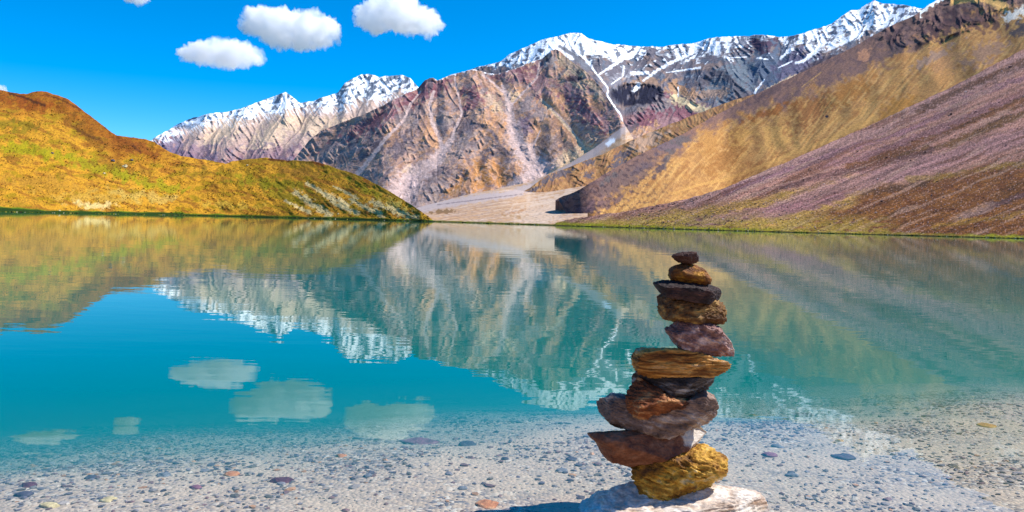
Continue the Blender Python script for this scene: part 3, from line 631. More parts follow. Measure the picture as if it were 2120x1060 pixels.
def F1_col(X, Y, V, xs, yt, yf):
    p, n = hillcol(X, Y, yt, yf, 0); h = Y - yt[None]; f = yf[None] - Y
    p.mix(sst(70, 10, h + 24 * n) * 0.8 * sst(420, 250, X), srgb(150, 80, 18)); 
    for (x, y, a, b, rt, c, am) in ((60, 215, 90, 16, 10, srgb(146, 76, 18), .9), (180, 275, 70, 20, 40, srgb(132, 84, 18), .8), (280, 305, 60, 20, 18, srgb(150, 84, 26), .9), (60, 310, 140, 16, 12, srgb(168, 156, 16), .9), (200, 345, 130, 16, 16, srgb(160, 150, 18), .8),
                                 (330, 385, 120, 14, 14, srgb(166, 156, 20), .8), (90, 380, 120, 24, 5, srgb(196, 142, 44), .9), (200, 410, 110, 16, 3, srgb(206, 160, 60), .9), (320, 410, 120, 14, 8, srgb(212, 176, 84), .7), (200, 425, 60, 9, 2, srgb(236, 204, 130), .95),
                                 (420, 420, 60, 12, 8, srgb(222, 186, 110), .7), (40, 260, 60, 16, 10, srgb(120, 110, 14), .7), (250, 345, 80, 12, 12, srgb(130, 90, 24), .6), (30, 420, 60, 10, 0, srgb(190, 140, 40), .7), (430, 360, 60, 14, 10, srgb(150, 118, 26), .8)):
        p.blob(x, y, a, b, c, rt, 0.8, 16, 0.7, am)
    # dark outcrops along the crest
    p.line([(18, 193), (45, 200), (70, 210), (92, 218)], 2.5, 2.5, srgb(70, 34, 20), 0.9, 1.0, 6); p.line([(95, 195), (130, 208), (165, 226)], 1.5, 2, srgb(84, 40, 16), 0.7, 1.0, 6)
    p.line([(150, 262), (180, 280), (212, 292)], 2.5, 3, srgb(88, 50, 20), 0.7, 1.2, 6); p.line([(275, 302), (290, 315)], 2.5, 2, srgb(84, 46, 24), 0.7, 1.2, 6)
    p.mix(sst(0.32, 0.5, fbm(X / 8, Y / 4, 4, 141)) * sst(60, 10, h) * 0.6, srgb(86, 40, 12))
    sp = n2(X / 2.6, Y / 2.0, 143); p.c = p.c * (1 + 0.2 * sp[..., None])
    tf = sst(0.36, 0.52, n2(X / 3.2, Y / 2.2, 145) + 0.25 * fbm(X / 30, Y / 14, 3, 146)); p.mix(tf * 0.6, srgb(96, 66, 14))
    gr = sst(-7.0, -4.0, -f + 2.2 * n2(X / 30, X * 0, 3) + sst(110, 0, X) * 5); p.mix(gr, srgb(96, 128, 14)); p.mix(sst(-6.0, -3.5, -f + 1.5 * n2(X / 18, X * 0, 9) + sst(110, 0, X) * 4) * 0.9, srgb(26, 54, 16))
    return p.c
tag(relief_mass('left_hill', -340, 760, 1.4, 170, F1_top, shore, lambda x: shore_D(x) * np.interp(x, [-340, 400, 520, 760], [1, 1, 1.06, 1.25]), 0.42,
                relief=F1_rel, colour=F1_col, mat=hill_soil, ksm=3, sky_jit=1.3, sky_seed=7, esm=60), kind='structure')
F2_top = [(330, 440), (380, 400), (430, 362), (463, 340), (480, 334), (520, 329), (550, 326), (575, 330), (620, 333), (650, 334), (680, 342), (700, 350), (730, 358), (760, 371), (790, 387), (820, 404), (845, 420), (870, 436), (885, 447), (899, 457.5), (905, 459)]
def F2_rel(X, Y, V, xs, yt, yf):
    b = 9 * fbm(X / 80, Y / 50, 3, 151) + 3.5 * fbm((X - Y * 0.9) / 24, Y / 30, 4, 153) + 1.4 * fbm(X / 9, Y / 7, 4, 155)
    return b * sst(0, 0.12, V)
def F2_col(X, Y, V, xs, yt, yf):
    p, n = hillcol(X, Y, yt, yf, 0); h = Y - yt[None]; f = yf[None] - Y
    p.mix(sst(14, 5, h + 8 * n) * 0.6 * sst(460, 520, X), srgb(150, 124, 24))
    for (x, y, a, b, rt, c, am) in ((565, 331, 40, 5, 2, srgb(104, 56, 20), .95), (660, 338, 26, 5, 8, srgb(140, 64, 24), .8), (500, 350, 50, 14, 0, srgb(176, 140, 26), .6), (620, 355, 80, 12, 8, srgb(168, 120, 34), .8), (560, 380, 110, 16, 10, srgb(140, 138, 16), .7),
                                 (760, 392, 60, 8, 28, srgb(150, 140, 20), .8), (480, 425, 70, 10, 4, srgb(214, 170, 60), .8), (600, 410, 60, 14, 20, srgb(150, 136, 20), .7), (765, 380, 16, 4, 30, srgb(150, 80, 26), .7), (820, 425, 40, 14, 20, srgb(214, 190, 90), .7)):
        p.blob(x, y, a, b, c, rt, 0.8, 16, 0.7, am)
    for q, w0, w1 in (([(612, 397), (650, 425), (680, 443)], 5, 7), ([(635, 380), (680, 405), (720, 425)], 3, 7), ([(660, 392), (700, 425), (740, 440)], 3, 5), ([(725, 412), (790, 445)], 3, 6), ([(770, 418), (860, 452)], 5, 6), ([(590, 415), (640, 440)], 2, 4), ([(690, 385), (740, 410)], 1.5, 3)):
        p.line(q, w0, w1, srgb(240, 214, 150), 0.85, 0.9, 9)
    sp = n2(X / 2.6, Y / 2.0, 163); p.c = p.c * (1 + 0.2 * sp[..., None])
    tf = sst(0.36, 0.52, n2(X / 3.2, Y / 2.2, 165) + 0.25 * fbm(X / 30, Y / 14, 3, 166)); p.mix(tf * 0.6, srgb(96, 70, 14))
    gr = sst(-5.5, -3.0, -f + 2.0 * n2(X / 26, X * 0, 3)); p.mix(gr, srgb(104, 124, 16)); p.mix(sst(-3.6, -2.0, -f + 1.0 * n2(X / 14, X * 0, 9)) * 0.9, srgb(30, 52, 16))
    return p.c
tag(relief_mass('front_hill', 330, 905, 1.3, 120, F2_top, shore, shore_D, 0.45,
                relief=F2_rel, colour=F2_col, mat=hill_soil, ksm=2, sky_jit=0.9, sky_seed=8, esm=110), kind='structure')

# ---- the lake bed, the water and the land behind the camera
def bed_z(x, y):
    edge = 3.55 + 0.42 * np.clip(x, -4, 4) + 0.25 * n2(x * 0.8, y * 0.5, 201)            # where the gravel shelf drops away
    z = -0.025 - 0.016 * np.clip(y - 2.3, 0, 9)
    z = z - 0.07 * sst(-0.5, 0.8, y - edge) - 0.5 * sst(-0.4, 4.2, y - edge) - 3.5 * sst(3, 22, y - edge)
    z = z + 0.35 * np.clip(1.9 - y, 0, 6) ** 1.1
    return z + 0.012 * fbm(x * 1.3, y * 1.3, 3, 203) * sst(1.0, 0.0, y - edge - 1)
def grid(name, xs, ys, zf, mat, colf=None):
    X, Y = np.meshgrid(xs, ys); Z = zf(X, Y)
    nr, nc = X.shape; idx = np.arange(nr * nc).reshape(nr, nc)
    fc = np.stack([idx[:-1, :-1], idx[:-1, 1:], idx[1:, 1:], idx[1:, :-1]], -1).reshape(-1, 4)
    return mesh_obj(name, np.stack([X, Y, Z], -1).reshape(-1, 3), fc, mat, colf(X, Y).reshape(-1, 3) if colf else None)

mt, n = new_mat('lake_gravel'); L = n.links.new
out = node(n, 'ShaderNodeOutputMaterial'); bs = node(n, 'ShaderNodeBsdfPrincipled'); bs.inputs['Roughness'].default_value = 0.9
geo = node(n, 'ShaderNodeNewGeometry')
v1 = node(n, 'ShaderNodeTexVoronoi'); v1.inputs['Scale'].default_value = 62; v1.inputs['Randomness'].default_value = 1
v2 = node(n, 'ShaderNodeTexVoronoi'); v2.inputs['Scale'].default_value = 150
nz = node(n, 'ShaderNodeTexNoise'); nz.inputs['Scale'].default_value = 2.2; nz.inputs['Detail'].default_value = 6
nf = node(n, 'ShaderNodeTexNoise'); nf.inputs['Scale'].default_value = 120; nf.inputs['Detail'].default_value = 3
for t in (v1, v2, nz, nf): L(geo.outputs['Position'], t.inputs['Vector'])
cr_ = node(n, 'ShaderNodeValToRGB'); e = cr_.color_ramp
e.elements[0].position = 0.0; e.elements[0].color = (*srgb(108, 104, 112), 1); e.elements[1].position = 1.0; e.elements[1].color = (*srgb(238, 226, 208), 1)
for pos, c in ((0.22, srgb(150, 140, 138)), (0.5, srgb(204, 180, 156)), (0.8, srgb(218, 194, 168))):
    q = e.elements.new(pos); q.color = (*c, 1)
sep = node(n, 'ShaderNodeSeparateColor'); L(v1.outputs['Color'], sep.inputs[0]); L(sep.outputs[0], cr_.inputs[0])
sep2 = node(n, 'ShaderNodeSeparateColor'); L(v2.outputs['Color'], sep2.inputs[0])
cr2 = node(n, 'ShaderNodeValToRGB'); cr2.color_ramp.elements[0].color = (*srgb(196, 178, 158), 1); cr2.color_ramp.elements[1].color = (*srgb(236, 208, 178), 1)
L(sep2.outputs[1], cr2.inputs[0])
mx = node(n, 'ShaderNodeMix', data_type='RGBA'); mr = node(n, 'ShaderNodeMapRange'); mr.inputs[1].default_value = 0.40; mr.inputs[2].default_value = 0.6
L(nz.outputs[0], mr.inputs[0]); L(mr.outputs[0], mx.inputs[0]); L(cr_.outputs[0], mx.inputs[6]); L(cr2.outputs[0], mx.inputs[7])
L(mx.outputs[2], bs.inputs['Base Color'])
bp = node(n, 'ShaderNodeBump'); bp.inputs['Strength'].default_value = 0.7; bp.inputs['Distance'].default_value = 0.008
L(v1.outputs['Distance'], bp.inputs['Height']); bp.invert = True
bp2 = node(n, 'ShaderNodeBump'); bp2.inputs['Strength'].default_value = 0.6; bp2.inputs['Distance'].default_value = 0.003
L(nf.outputs[0], bp2.inputs['Height']); L(bp.outputs[0], bp2.inputs['Normal']); L(bp2.outputs[0], bs.inputs['Normal']); L(bs.outputs[0], out.inputs[0])
gravel_mat = mt
xs = np.concatenate([-np.geomspace(1500, 3.2, 60), np.linspace(-3.1, 3.6, 260), np.geomspace(3.7, 1500, 60)])
ys = np.concatenate([-np.geomspace(400, 1, 30), np.linspace(-0.9, 7.5, 260), np.geomspace(7.6, 1400, 60)])
tag(grid('lake_bed', xs, ys, bed_z, gravel_mat), kind='structure')

mt, n = new_mat('lake_water'); L = n.links.new
out = node(n, 'ShaderNodeOutputMaterial'); geo = node(n, 'ShaderNodeNewGeometry')
# ripples: long low ones far out, very faint ones near the shore
def wave(scale, stretch, detail=2):
    mp = node(n, 'ShaderNodeMapping'); mp.inputs['Scale'].default_value = (scale * stretch, scale, scale)
    mp.inputs['Rotation'].default_value = (0, 0, 0.12)
    t = node(n, 'ShaderNodeTexNoise'); t.inputs['Scale'].default_value = 1.0; t.inputs['Detail'].default_value = detail
    L(geo.outputs['Position'], mp.inputs['Vector']); L(mp.outputs[0], t.inputs['Vector']); return t
b1 = node(n, 'ShaderNodeBump'); b1.inputs['Strength'].default_value = 1.0; b1.inputs['Distance'].default_value = 0.0007
b2 = node(n, 'ShaderNodeBump'); b2.inputs['Strength'].default_value = 1.0; b2.inputs['Distance'].default_value = 0.0034
L(wave(5.0, 0.35).outputs[0], b1.inputs['Height']); L(wave(0.8, 0.4, 3).outputs[0], b2.inputs['Height']); L(b1.outputs[0], b2.inputs['Normal'])
# how much the water mirrors: rises towards grazing angles, the same from either side of the surface
dt = node(n, 'ShaderNodeVectorMath', operation='DOT_PRODUCT'); L(geo.outputs['Normal'], dt.inputs[0]); L(geo.outputs['Incoming'], dt.inputs[1])
ab = node(n, 'ShaderNodeMath', operation='ABSOLUTE'); L(dt.outputs['Value'], ab.inputs[0])
om = node(n, 'ShaderNodeMath', operation='SUBTRACT'); om.inputs[0].default_value = 1.0; L(ab.outputs[0], om.inputs[1])
pw = node(n, 'ShaderNodeMath', operation='POWER'); L(om.outputs[0], pw.inputs[0]); pw.inputs[1].default_value = 7.3
fr = node(n, 'ShaderNodeMath', operation='MULTIPLY_ADD'); L(pw.outputs[0], fr.inputs[0]); fr.inputs[1].default_value = 0.96; fr.inputs[2].default_value = 0.03
gl = node(n, 'ShaderNodeBsdfGlossy'); gl.inputs['Color'].default_value = (0.93, 1, 0.97, 1); gl.inputs['Roughness'].default_value = 0.003
tr = node(n, 'ShaderNodeBsdfTransparent'); mxs = node(n, 'ShaderNodeMixShader')
L(b2.outputs[0], gl.inputs['Normal'])
L(fr.outputs[0], mxs.inputs[0]); L(tr.outputs[0], mxs.inputs[1]); L(gl.outputs[0], mxs.inputs[2]); L(mxs.outputs[0], out.inputs['Surface'])
vs = node(n, 'ShaderNodeVolumeScatter'); vs.inputs['Color'].default_value = (0.0, 0.40, 0.29, 1); vs.inputs['Density'].default_value = 1.0
va = node(n, 'ShaderNodeVolumeAbsorption'); va.inputs['Color'].default_value = (0.0, 0.42, 0.48, 1); va.inputs['Density'].default_value = 1.15
ad = node(n, 'ShaderNodeAddShader'); L(vs.outputs[0], ad.inputs[0]); L(va.outputs[0], ad.inputs[1]); L(ad.outputs[0], out.inputs['Volume'])
water_mat = mt
# the water is a closed body: a flat top reaching under every shore, and a floor below the deepest bed
X0, X1, Y0, Y1, ZB = -330.0, 330.0, -60.0, 420.0, -9.0
vv = [(X0, Y0, 0), (X1, Y0, 0), (X1, Y1, 0), (X0, Y1, 0), (X0, Y0, ZB), (X1, Y0, ZB), (X1, Y1, ZB), (X0, Y1, ZB)]
tag(mesh_obj('water', vv, [(0, 1, 2, 3), (7, 6, 5, 4), (0, 4, 5, 1), (1, 5, 6, 2), (2, 6, 7, 3), (3, 7, 4, 0)], water_mat, smooth=False), kind='structure')

# ================================================================== STONES
def ico(level):
    import bmesh
    bm = bmesh.new(); bmesh.ops.create_icosphere(bm, subdivisions=level, radius=1.0)
    v = np.array([p.co[:] for p in bm.verts]); f = np.array([[q.index for q in t.verts] for t in bm.faces]); bm.free()
    return v / np.linalg.norm(v, axis=1)[:, None], f
ICO6, ICO3, ICO2, ICO1 = ico(7), ico(4), ico(3), ico(1)

def stone_mat(name, cols, layer=0.0, tilt=0.0, sc_=1.0, rough=0.75, bump=0.5, spec=0.35, white=None):
    """a rock of three or four mineral colours; layer > 0 draws it out into bedding along x"""
    mt, n = new_mat(name); L = n.links.new
    out = node(n, 'ShaderNodeOutputMaterial'); bs = node(n, 'ShaderNodeBsdfPrincipled')
    bs.inputs['Roughness'].default_value = rough; bs.inputs['Specular IOR Level'].default_value = spec
    tc = node(n, 'ShaderNodeTexCoord'); mp = node(n, 'ShaderNodeMapping')
    mp.inputs['Rotation'].default_value = (0, tilt, 0); mp.inputs['Scale'].default_value = (1 - 0.75 * layer, 1 - 0.6 * layer, 1 + 1.6 * layer)
    L(tc.outputs['Object'], mp.inputs['Vector'])
    big = node(n, 'ShaderNodeTexNoise'); big.inputs['Scale'].default_value = 14 * sc_; big.inputs['Detail'].default_value = 7; big.inputs['Roughness'].default_value = 0.62; big.inputs['Distortion'].default_value = 0.6
    fine = node(n, 'ShaderNodeTexNoise'); fine.inputs['Scale'].default_value = 110 * sc_; fine.inputs['Detail'].default_value = 6; fine.inputs['Roughness'].default_value = 0.7
    vo = node(n, 'ShaderNodeTexVoronoi'); vo.feature = 'DISTANCE_TO_EDGE'; vo.inputs['Scale'].default_value = 22 * sc_
    L(mp.outputs[0], big.inputs['Vector']); L(mp.outputs[0], fine.inputs['Vector']); L(mp.outputs[0], vo.inputs['Vector'])
    rp = node(n, 'ShaderNodeValToRGB'); el = rp.color_ramp.elements
    k = len(cols)
    el[0].position = 0.33; el[0].color = (*cols[0], 1); el[1].position = 0.67; el[1].color = (*cols[-1], 1)
    for i in range(1, k - 1):
        q = el.new(0.33 + 0.34 * i / (k - 1)); q.color = (*cols[i], 1)
    L(big.outputs[0], rp.inputs[0])
    mr = node(n, 'ShaderNodeMapRange'); mr.inputs[1].default_value = 0.3; mr.inputs[2].default_value = 0.7; mr.inputs[3].default_value = 0.55; mr.inputs[4].default_value = 1.35
    L(fine.outputs[0], mr.inputs[0]); sc1 = node(n, 'ShaderNodeVectorMath', operation='SCALE'); L(rp.outputs[0], sc1.inputs[0]); L(mr.outputs[0], sc1.inputs['Scale'])
    if white is None: L(sc1.outputs[0], bs.inputs['Base Color'])
    else:                                            # sunlit look of the right end painted into the colour as white
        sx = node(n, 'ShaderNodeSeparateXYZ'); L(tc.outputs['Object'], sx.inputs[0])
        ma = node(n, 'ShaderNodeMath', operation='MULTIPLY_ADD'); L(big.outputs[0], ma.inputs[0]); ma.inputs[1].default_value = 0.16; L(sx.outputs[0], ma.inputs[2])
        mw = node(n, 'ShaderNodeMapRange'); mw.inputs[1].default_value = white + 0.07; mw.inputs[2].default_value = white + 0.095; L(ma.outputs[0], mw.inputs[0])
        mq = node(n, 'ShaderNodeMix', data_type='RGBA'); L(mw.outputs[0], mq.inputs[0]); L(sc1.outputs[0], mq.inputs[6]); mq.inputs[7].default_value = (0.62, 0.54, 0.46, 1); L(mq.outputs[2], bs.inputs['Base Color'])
    b1 = node(n, 'ShaderNodeBump'); b1.inputs['Strength'].default_value = bump; b1.inputs['Distance'].default_value = 0.012; L(big.outputs[0], b1.inputs['Height'])
    b2 = node(n, 'ShaderNodeBump'); b2.inputs['Strength'].default_value = bump * 0.9; b2.inputs['Distance'].default_value = 0.0035; L(fine.outputs[0], b2.inputs['Height']); L(b1.outputs[0], b2.inputs['Normal'])
    cr3 = node(n, 'ShaderNodeMapRange'); cr3.inputs[2].default_value = 0.05; L(vo.outputs['Distance'], cr3.inputs[0])
    b3 = node(n, 'ShaderNodeBump'); b3.inputs['Strength'].default_value = 0.25 * bump; b3.inputs['Distance'].default_value = 0.004; L(cr3.outputs[0], b3.inputs['Height']); L(b2.outputs[0], b3.inputs['Normal'])
    L(b3.outputs[0], bs.inputs['Normal']); L(bs.outputs[0], out.inputs[0]); return mt

def cairn_stone(poly, D, thick, mat, seed, chops=16, rugged=0.05, strata=0.0, tilt=0.0, box=0.55, name='cairn_stone', ysh=0.0):
    """a stone with the outline poly (measuring-grid px) seen from the front, standing at distance D"""
    rs = np.random.RandomState(seed)
    P = np.array(poly, float); W = at(P[:, 0], P[:, 1], D)[:, [0, 2]]
    c = (W.max(0) + W.min(0)) / 2; ab = (W.max(0) - W.min(0)) / 2
    N = (W - c) / ab
    # outline as a radius by angle, in coordinates where the stone's box is square
    th = np.linspace(-np.pi, np.pi, 721); R = np.zeros_like(th)
    for i, t in enumerate(th):
        dx, dz = math.cos(t), math.sin(t); best = 0
        for (x0, z0), (x1, z1) in zip(N, np.roll(N, -1, 0)):
            ex, ez = x1 - x0, z1 - z0; det = dx * (-ez) + ex * dz
            if abs(det) < 1e-9: continue
            r = (x0 * (-ez) + ex * z0) / det; s = (dx * z0 - dz * x0) / det
            if r > 0 and -1e-6 <= s <= 1 + 1e-6: best = max(best, r)
        R[i] = best
    R = np.convolve(np.concatenate([R[-9:-1], R, R[1:9]]), np.hanning(11) / np.hanning(11).sum(), 'same')[8:-8]
    v, f = ICO6; v = v.copy()
    ang = np.arctan2(v[:, 2], v[:, 0]); rho = np.hypot(v[:, 0], v[:, 2]); r = np.interp(ang, th, R)
    q = rho ** box; dy = np.sign(v[:, 1]) * np.sqrt(np.clip(1 - np.abs(rho) ** 2.4, 0, 1))
    p = np.stack([np.cos(ang) * r * q, dy, np.sin(ang) * r * q], 1)
    # break the front and back into facets
    for k in range(chops):
        nn = rs.normal(size=3); nn[1] = np.sign(nn[1]) * (abs(nn[1]) + 0.45); nn /= np.linalg.norm(nn)
        sup = np.percentile(p @ nn, 99.9); off = sup * rs.uniform(0.58, 0.88)
        d = p @ nn - off; p = p - np.clip(d, 0, None)[:, None] * nn * 0.94
    p3 = p * np.array([ab[0], thick / 2, ab[1]])
    nrm = v * np.array([1 / ab[0], 2 / thick, 1 / ab[1]]); nrm /= np.linalg.norm(nrm, axis=1)[:, None]
    s = ab[1] * 1.0
    g = p3 / max(s, 0.02)
    ct, s_t = math.cos(tilt), math.sin(tilt); zz = -g[:, 0] * s_t + g[:, 2] * ct; xx = g[:, 0] * ct + g[:, 2] * s_t
    gl_ = np.stack([xx * (1 - 0.6 * strata), g[:, 1], zz * (1 + 2.0 * strata)], 1)
    a = n3(gl_ * 1.3, seed) * 1.0 + n3(gl_ * 2.9, seed + 1) * 0.5
    rd = sum((0.5 - np.abs(n3(gl_ * fq, seed + 2 + i))) * am for i, (fq, am) in enumerate(((2.2, 0.7), (4.9, 0.42), (10.5, 0.26), (22.0, 0.14))))
    disp = rugged * ab[1] * 1.5 * (a * 0.8 + rd * 2.1)
    if strata:
        led = zz * 7.0 + n3(gl_ * 0.8, seed + 9) * 2.2
        fr_ = led - np.floor(led); disp = disp + strata * ab[1] * 0.10 * (sst(0, 0.25, fr_) - sst(0.6, 1.0, fr_) - 0.4)
    p3 = p3 + nrm * disp[:, None]
    o = mesh_obj(name, p3, f, mat); o.location = (c[0], D + ysh, c[1]); return o

def z1(*p): return [(1150 + x / 3.312, 480 + y / 3.312) for x, y in p]
def z2(*p): return [(1150 + x / 3.312, 740 + y / 3.312) for x, y in p]
k = 0.52
m_maroon = stone_mat('maroon_rock', [srgb(48, 26, 28, k), srgb(92, 52, 44, k), srgb(120, 84, 66, k)], 0.2)
m_amber = stone_mat('amber_rock', [srgb(80, 42, 16, k), srgb(160, 96, 32, k), srgb(236, 170, 50, .7)], 0.25, 0.3)
m_dark = stone_mat('dark_slate', [srgb(24, 14, 18, k), srgb(64, 38, 38, k), srgb(120, 80, 72, k)], 0.5, 0.1, bump=0.7)
m_block = stone_mat('brown_schist', [srgb(60, 34, 16, k), srgb(140, 92, 42, k), srgb(216, 170, 96, .7)], 0.3, 0.15)
m_pink = stone_mat('pink_rock', [srgb(112, 66, 60, k), srgb(184, 132, 122, k), srgb(238, 204, 192, .8)], 0.2, -0.5)
m_orange = stone_mat('orange_gneiss', [srgb(96, 48, 16, k), srgb(190, 116, 40, k), srgb(250, 180, 90, .75), srgb(236, 206, 170, .75)], 0.85, 0.03, 1.2, bump=0.8)
m_silver = stone_mat('silver_schist', [srgb(40, 32, 32, k), srgb(110, 92, 84, k), srgb(214, 206, 204, .8)], 0.8, -0.35, 1.2, bump=0.8)
m_rust = stone_mat('rusty_rock', [srgb(70, 36, 20, k), srgb(180, 100, 50, k), srgb(236, 176, 116, .75)], 0.4, -0.1)
m_greyp = stone_mat('grey_pink_rock', [srgb(96, 74, 68, k), srgb(178, 142, 124, k), srgb(230, 204, 186, .7)], 0.3, -0.4)
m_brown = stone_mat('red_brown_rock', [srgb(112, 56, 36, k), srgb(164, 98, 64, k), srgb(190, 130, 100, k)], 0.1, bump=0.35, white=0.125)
m_yellow = stone_mat('yellow_rock', [srgb(84, 44, 14, k), srgb(204, 140, 36, k), srgb(244, 190, 76, .75), srgb(250, 226, 176, .8)], 0.35, -0.35, bump=0.8)
m_base = stone_mat('pale_rock', [srgb(176, 140, 112, 0.8), srgb(232, 214, 196, 0.9), srgb(250, 246, 240, 0.92)], 0.55, 0.05, bump=0.5)
DB = 2.62
G = 'stones stacked in the cairn'
stones = [
 (z1((783, 172), (800, 160), (845, 150), (872, 130), (930, 128), (968, 135), (985, 158), (992, 186), (978, 208), (930, 218), (880, 216), (838, 208), (815, 195), (788, 186)), 0.07, m_maroon, 16, .07, 0.1, 0.0, 'small dark red pebble on the very top of the cairn'),
 (z1((800, 240), (835, 218), (900, 212), (965, 216), (990, 232), (1030, 275), (1066, 320), (1058, 350), (1020, 362), (930, 352), (850, 352), (795, 340), (781, 300), (784, 265)), 0.10, m_amber, 12, .045, 0.1, 0.3, 'amber brown wedge stone with a yellow right edge, second from the top of the cairn'),
 (z1((668, 358), (690, 342), (760, 337), (830, 346), (900, 356), (975, 352), (1060, 362), (1115, 385), (1150, 425), (1170, 460), (1160, 486), (1110, 492), (1020, 484), (940, 474), (860, 456), (780, 446), (735, 435), (700, 400)), 0.15, m_dark, 14, .06, 0.3, 0.1, 'long dark maroon slab with a thin pointed left tip, third from the top'),
 (z1((672, 505), (690, 460), (720, 438), (800, 440), (870, 455), (1000, 465), (1130, 480), (1146, 510), (1160, 560), (1168, 636), (1080, 636), (960, 630), (850, 610), (760, 598), (715, 560), (690, 530)), 0.17, m_block, 14, .085, 0.4, 0.1, 'blocky brown and yellow stone with a ragged left end, fourth from the top'),
 (z1((700, 590), (760, 584), (850, 598), (960, 618), (1060, 640), (1130, 680), (1180, 745), (1212, 800), (1208, 840), (1165, 860), (1080, 838), (1000, 826), (920, 826), (860, 800), (820, 740), (770, 690), (735, 650)), 0.17, m_pink, 18, .07, 0.2, -0.5, 'pinkish grey stone slanting down to the right, above the long orange slab'),
 (z1((560, 820), (620, 798), (760, 800), (900, 812), (1040, 838), (1120, 860), (1192, 880), (1170, 915), (1120, 950), (1060, 968), (900, 978), (760, 982), (640, 982), (572, 968), (540, 925), (530, 870)), 0.20, m_orange, 12, .06, 1.0, 0.03, 'long orange banded slab with a rounded left end and a pointed right end'),
 (z2((560, 108), (700, 112), (900, 106), (1040, 104), (1078, 125), (1070, 170), (1030, 215), (980, 245), (900, 276), (800, 280), (700, 262), (600, 240), (540, 200), (535, 150)), 0.19, m_silver, 12, .06, 0.8, -0.35, 'silver streaked dark schist stone just under the long orange slab'),
 (z2((410, 165), (450, 142), (540, 138), (640, 180), (760, 240), (880, 270), (966, 290), (972, 330), (920, 378), (830, 392), (700, 396), (580, 388), (505, 368), (455, 320), (425, 270), (412, 215)), 0.21, m_rust, 14, .06, 0.5, -0.1, 'stone with a dark bulging left side and a rusty orange lower lip'),
 (z2((283, 345), (310, 310), (400, 268), (520, 300), (700, 345), (880, 320), (960, 255), (1020, 236), (1080, 275), (1112, 350), (1100, 400), (1050, 440), (960, 462), (850, 500), (720, 530), (600, 540), (500, 520), (420, 470), (350, 430), (300, 385)), 0.25, m_greyp, 16, .05, 0.3, -0.4, 'wide grey pink stone rising to a rounded hump on its right side'),
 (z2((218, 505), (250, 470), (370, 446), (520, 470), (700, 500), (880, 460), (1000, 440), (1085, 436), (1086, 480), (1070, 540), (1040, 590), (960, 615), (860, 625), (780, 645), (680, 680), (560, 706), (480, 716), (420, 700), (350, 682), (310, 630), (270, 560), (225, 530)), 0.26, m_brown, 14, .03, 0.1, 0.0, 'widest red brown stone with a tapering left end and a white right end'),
 (z2((470, 790), (500, 730), (600, 700), (700, 690), (800, 650), (900, 620), (1040, 597), (1110, 612), (1160, 650), (1186, 700), (1150, 770), (1100, 830), (1030, 890), (930, 930), (800, 970), (680, 1004), (620, 985), (560, 930), (510, 880), (480, 830)), 0.27, m_yellow, 26, .075, 0.35, -0.35, 'big craggy yellow ochre stone at the bottom of the stack, on the pale slab'),
]
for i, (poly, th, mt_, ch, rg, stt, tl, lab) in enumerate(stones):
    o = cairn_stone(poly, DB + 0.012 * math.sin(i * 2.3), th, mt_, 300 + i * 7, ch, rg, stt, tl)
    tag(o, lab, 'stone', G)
# the slab the cairn stands on: flat top just above the water
base = z2((125, 1075), (180, 1020), (280, 955), (420, 905), (520, 880), (700, 875), (1000, 868), (1150, 885), (1290, 905), (1380, 925), (1410, 960), (1426, 1030), (1432, 1110), (1400, 1180), (1200, 1240), (700, 1250), (300, 1230), (140, 1150))
ob = cairn_stone(base, DB + 0.02, 0.34, m_base, 911, 8, 0.035, 0.4, 0.05, box=0.4, name='base_rock', ysh=-0.03)
tag(ob, 'broad pale slab in the shallow water carrying the whole cairn', 'rock')

# ---- stones lying on the lake bed
def bed_at(px, py):
    D = float(ground_D(px, py, -0.06))
    for _ in range(12):
        r = ray(px, py); z = float(bed_z(np.array([r[0] * D]), np.array([D]))[0]); D = 0.5 * D + 0.5 * float((z - H) / r[2])
    r = ray(px, py); return np.array([r[0] * D, D, z])

def pebble(name, pos, sx, sy, sz, rz, mat, seed, rough=0.16, ic=None, col=None):
    v, f = ic or ICO3; v = v.copy(); rs = np.random.RandomState(seed)
    for k in range(7):
        nn = rs.normal(size=3); nn /= np.linalg.norm(nn); d = v @ nn - rs.uniform(0.62, 0.88); v = v - np.clip(d, 0, None)[:, None] * nn
    v = v * (1 + rough * (n3(v * 1.4, seed) + 0.5 * n3(v * 3.3, seed + 1) + 0.2 * n3(v * 8, seed + 2)))[:, None]
    o = mesh_obj(name, v * np.array([sx, sy, sz]), f, mat, col); o.location = pos; o.rotation_euler = (0, 0, rz); return o

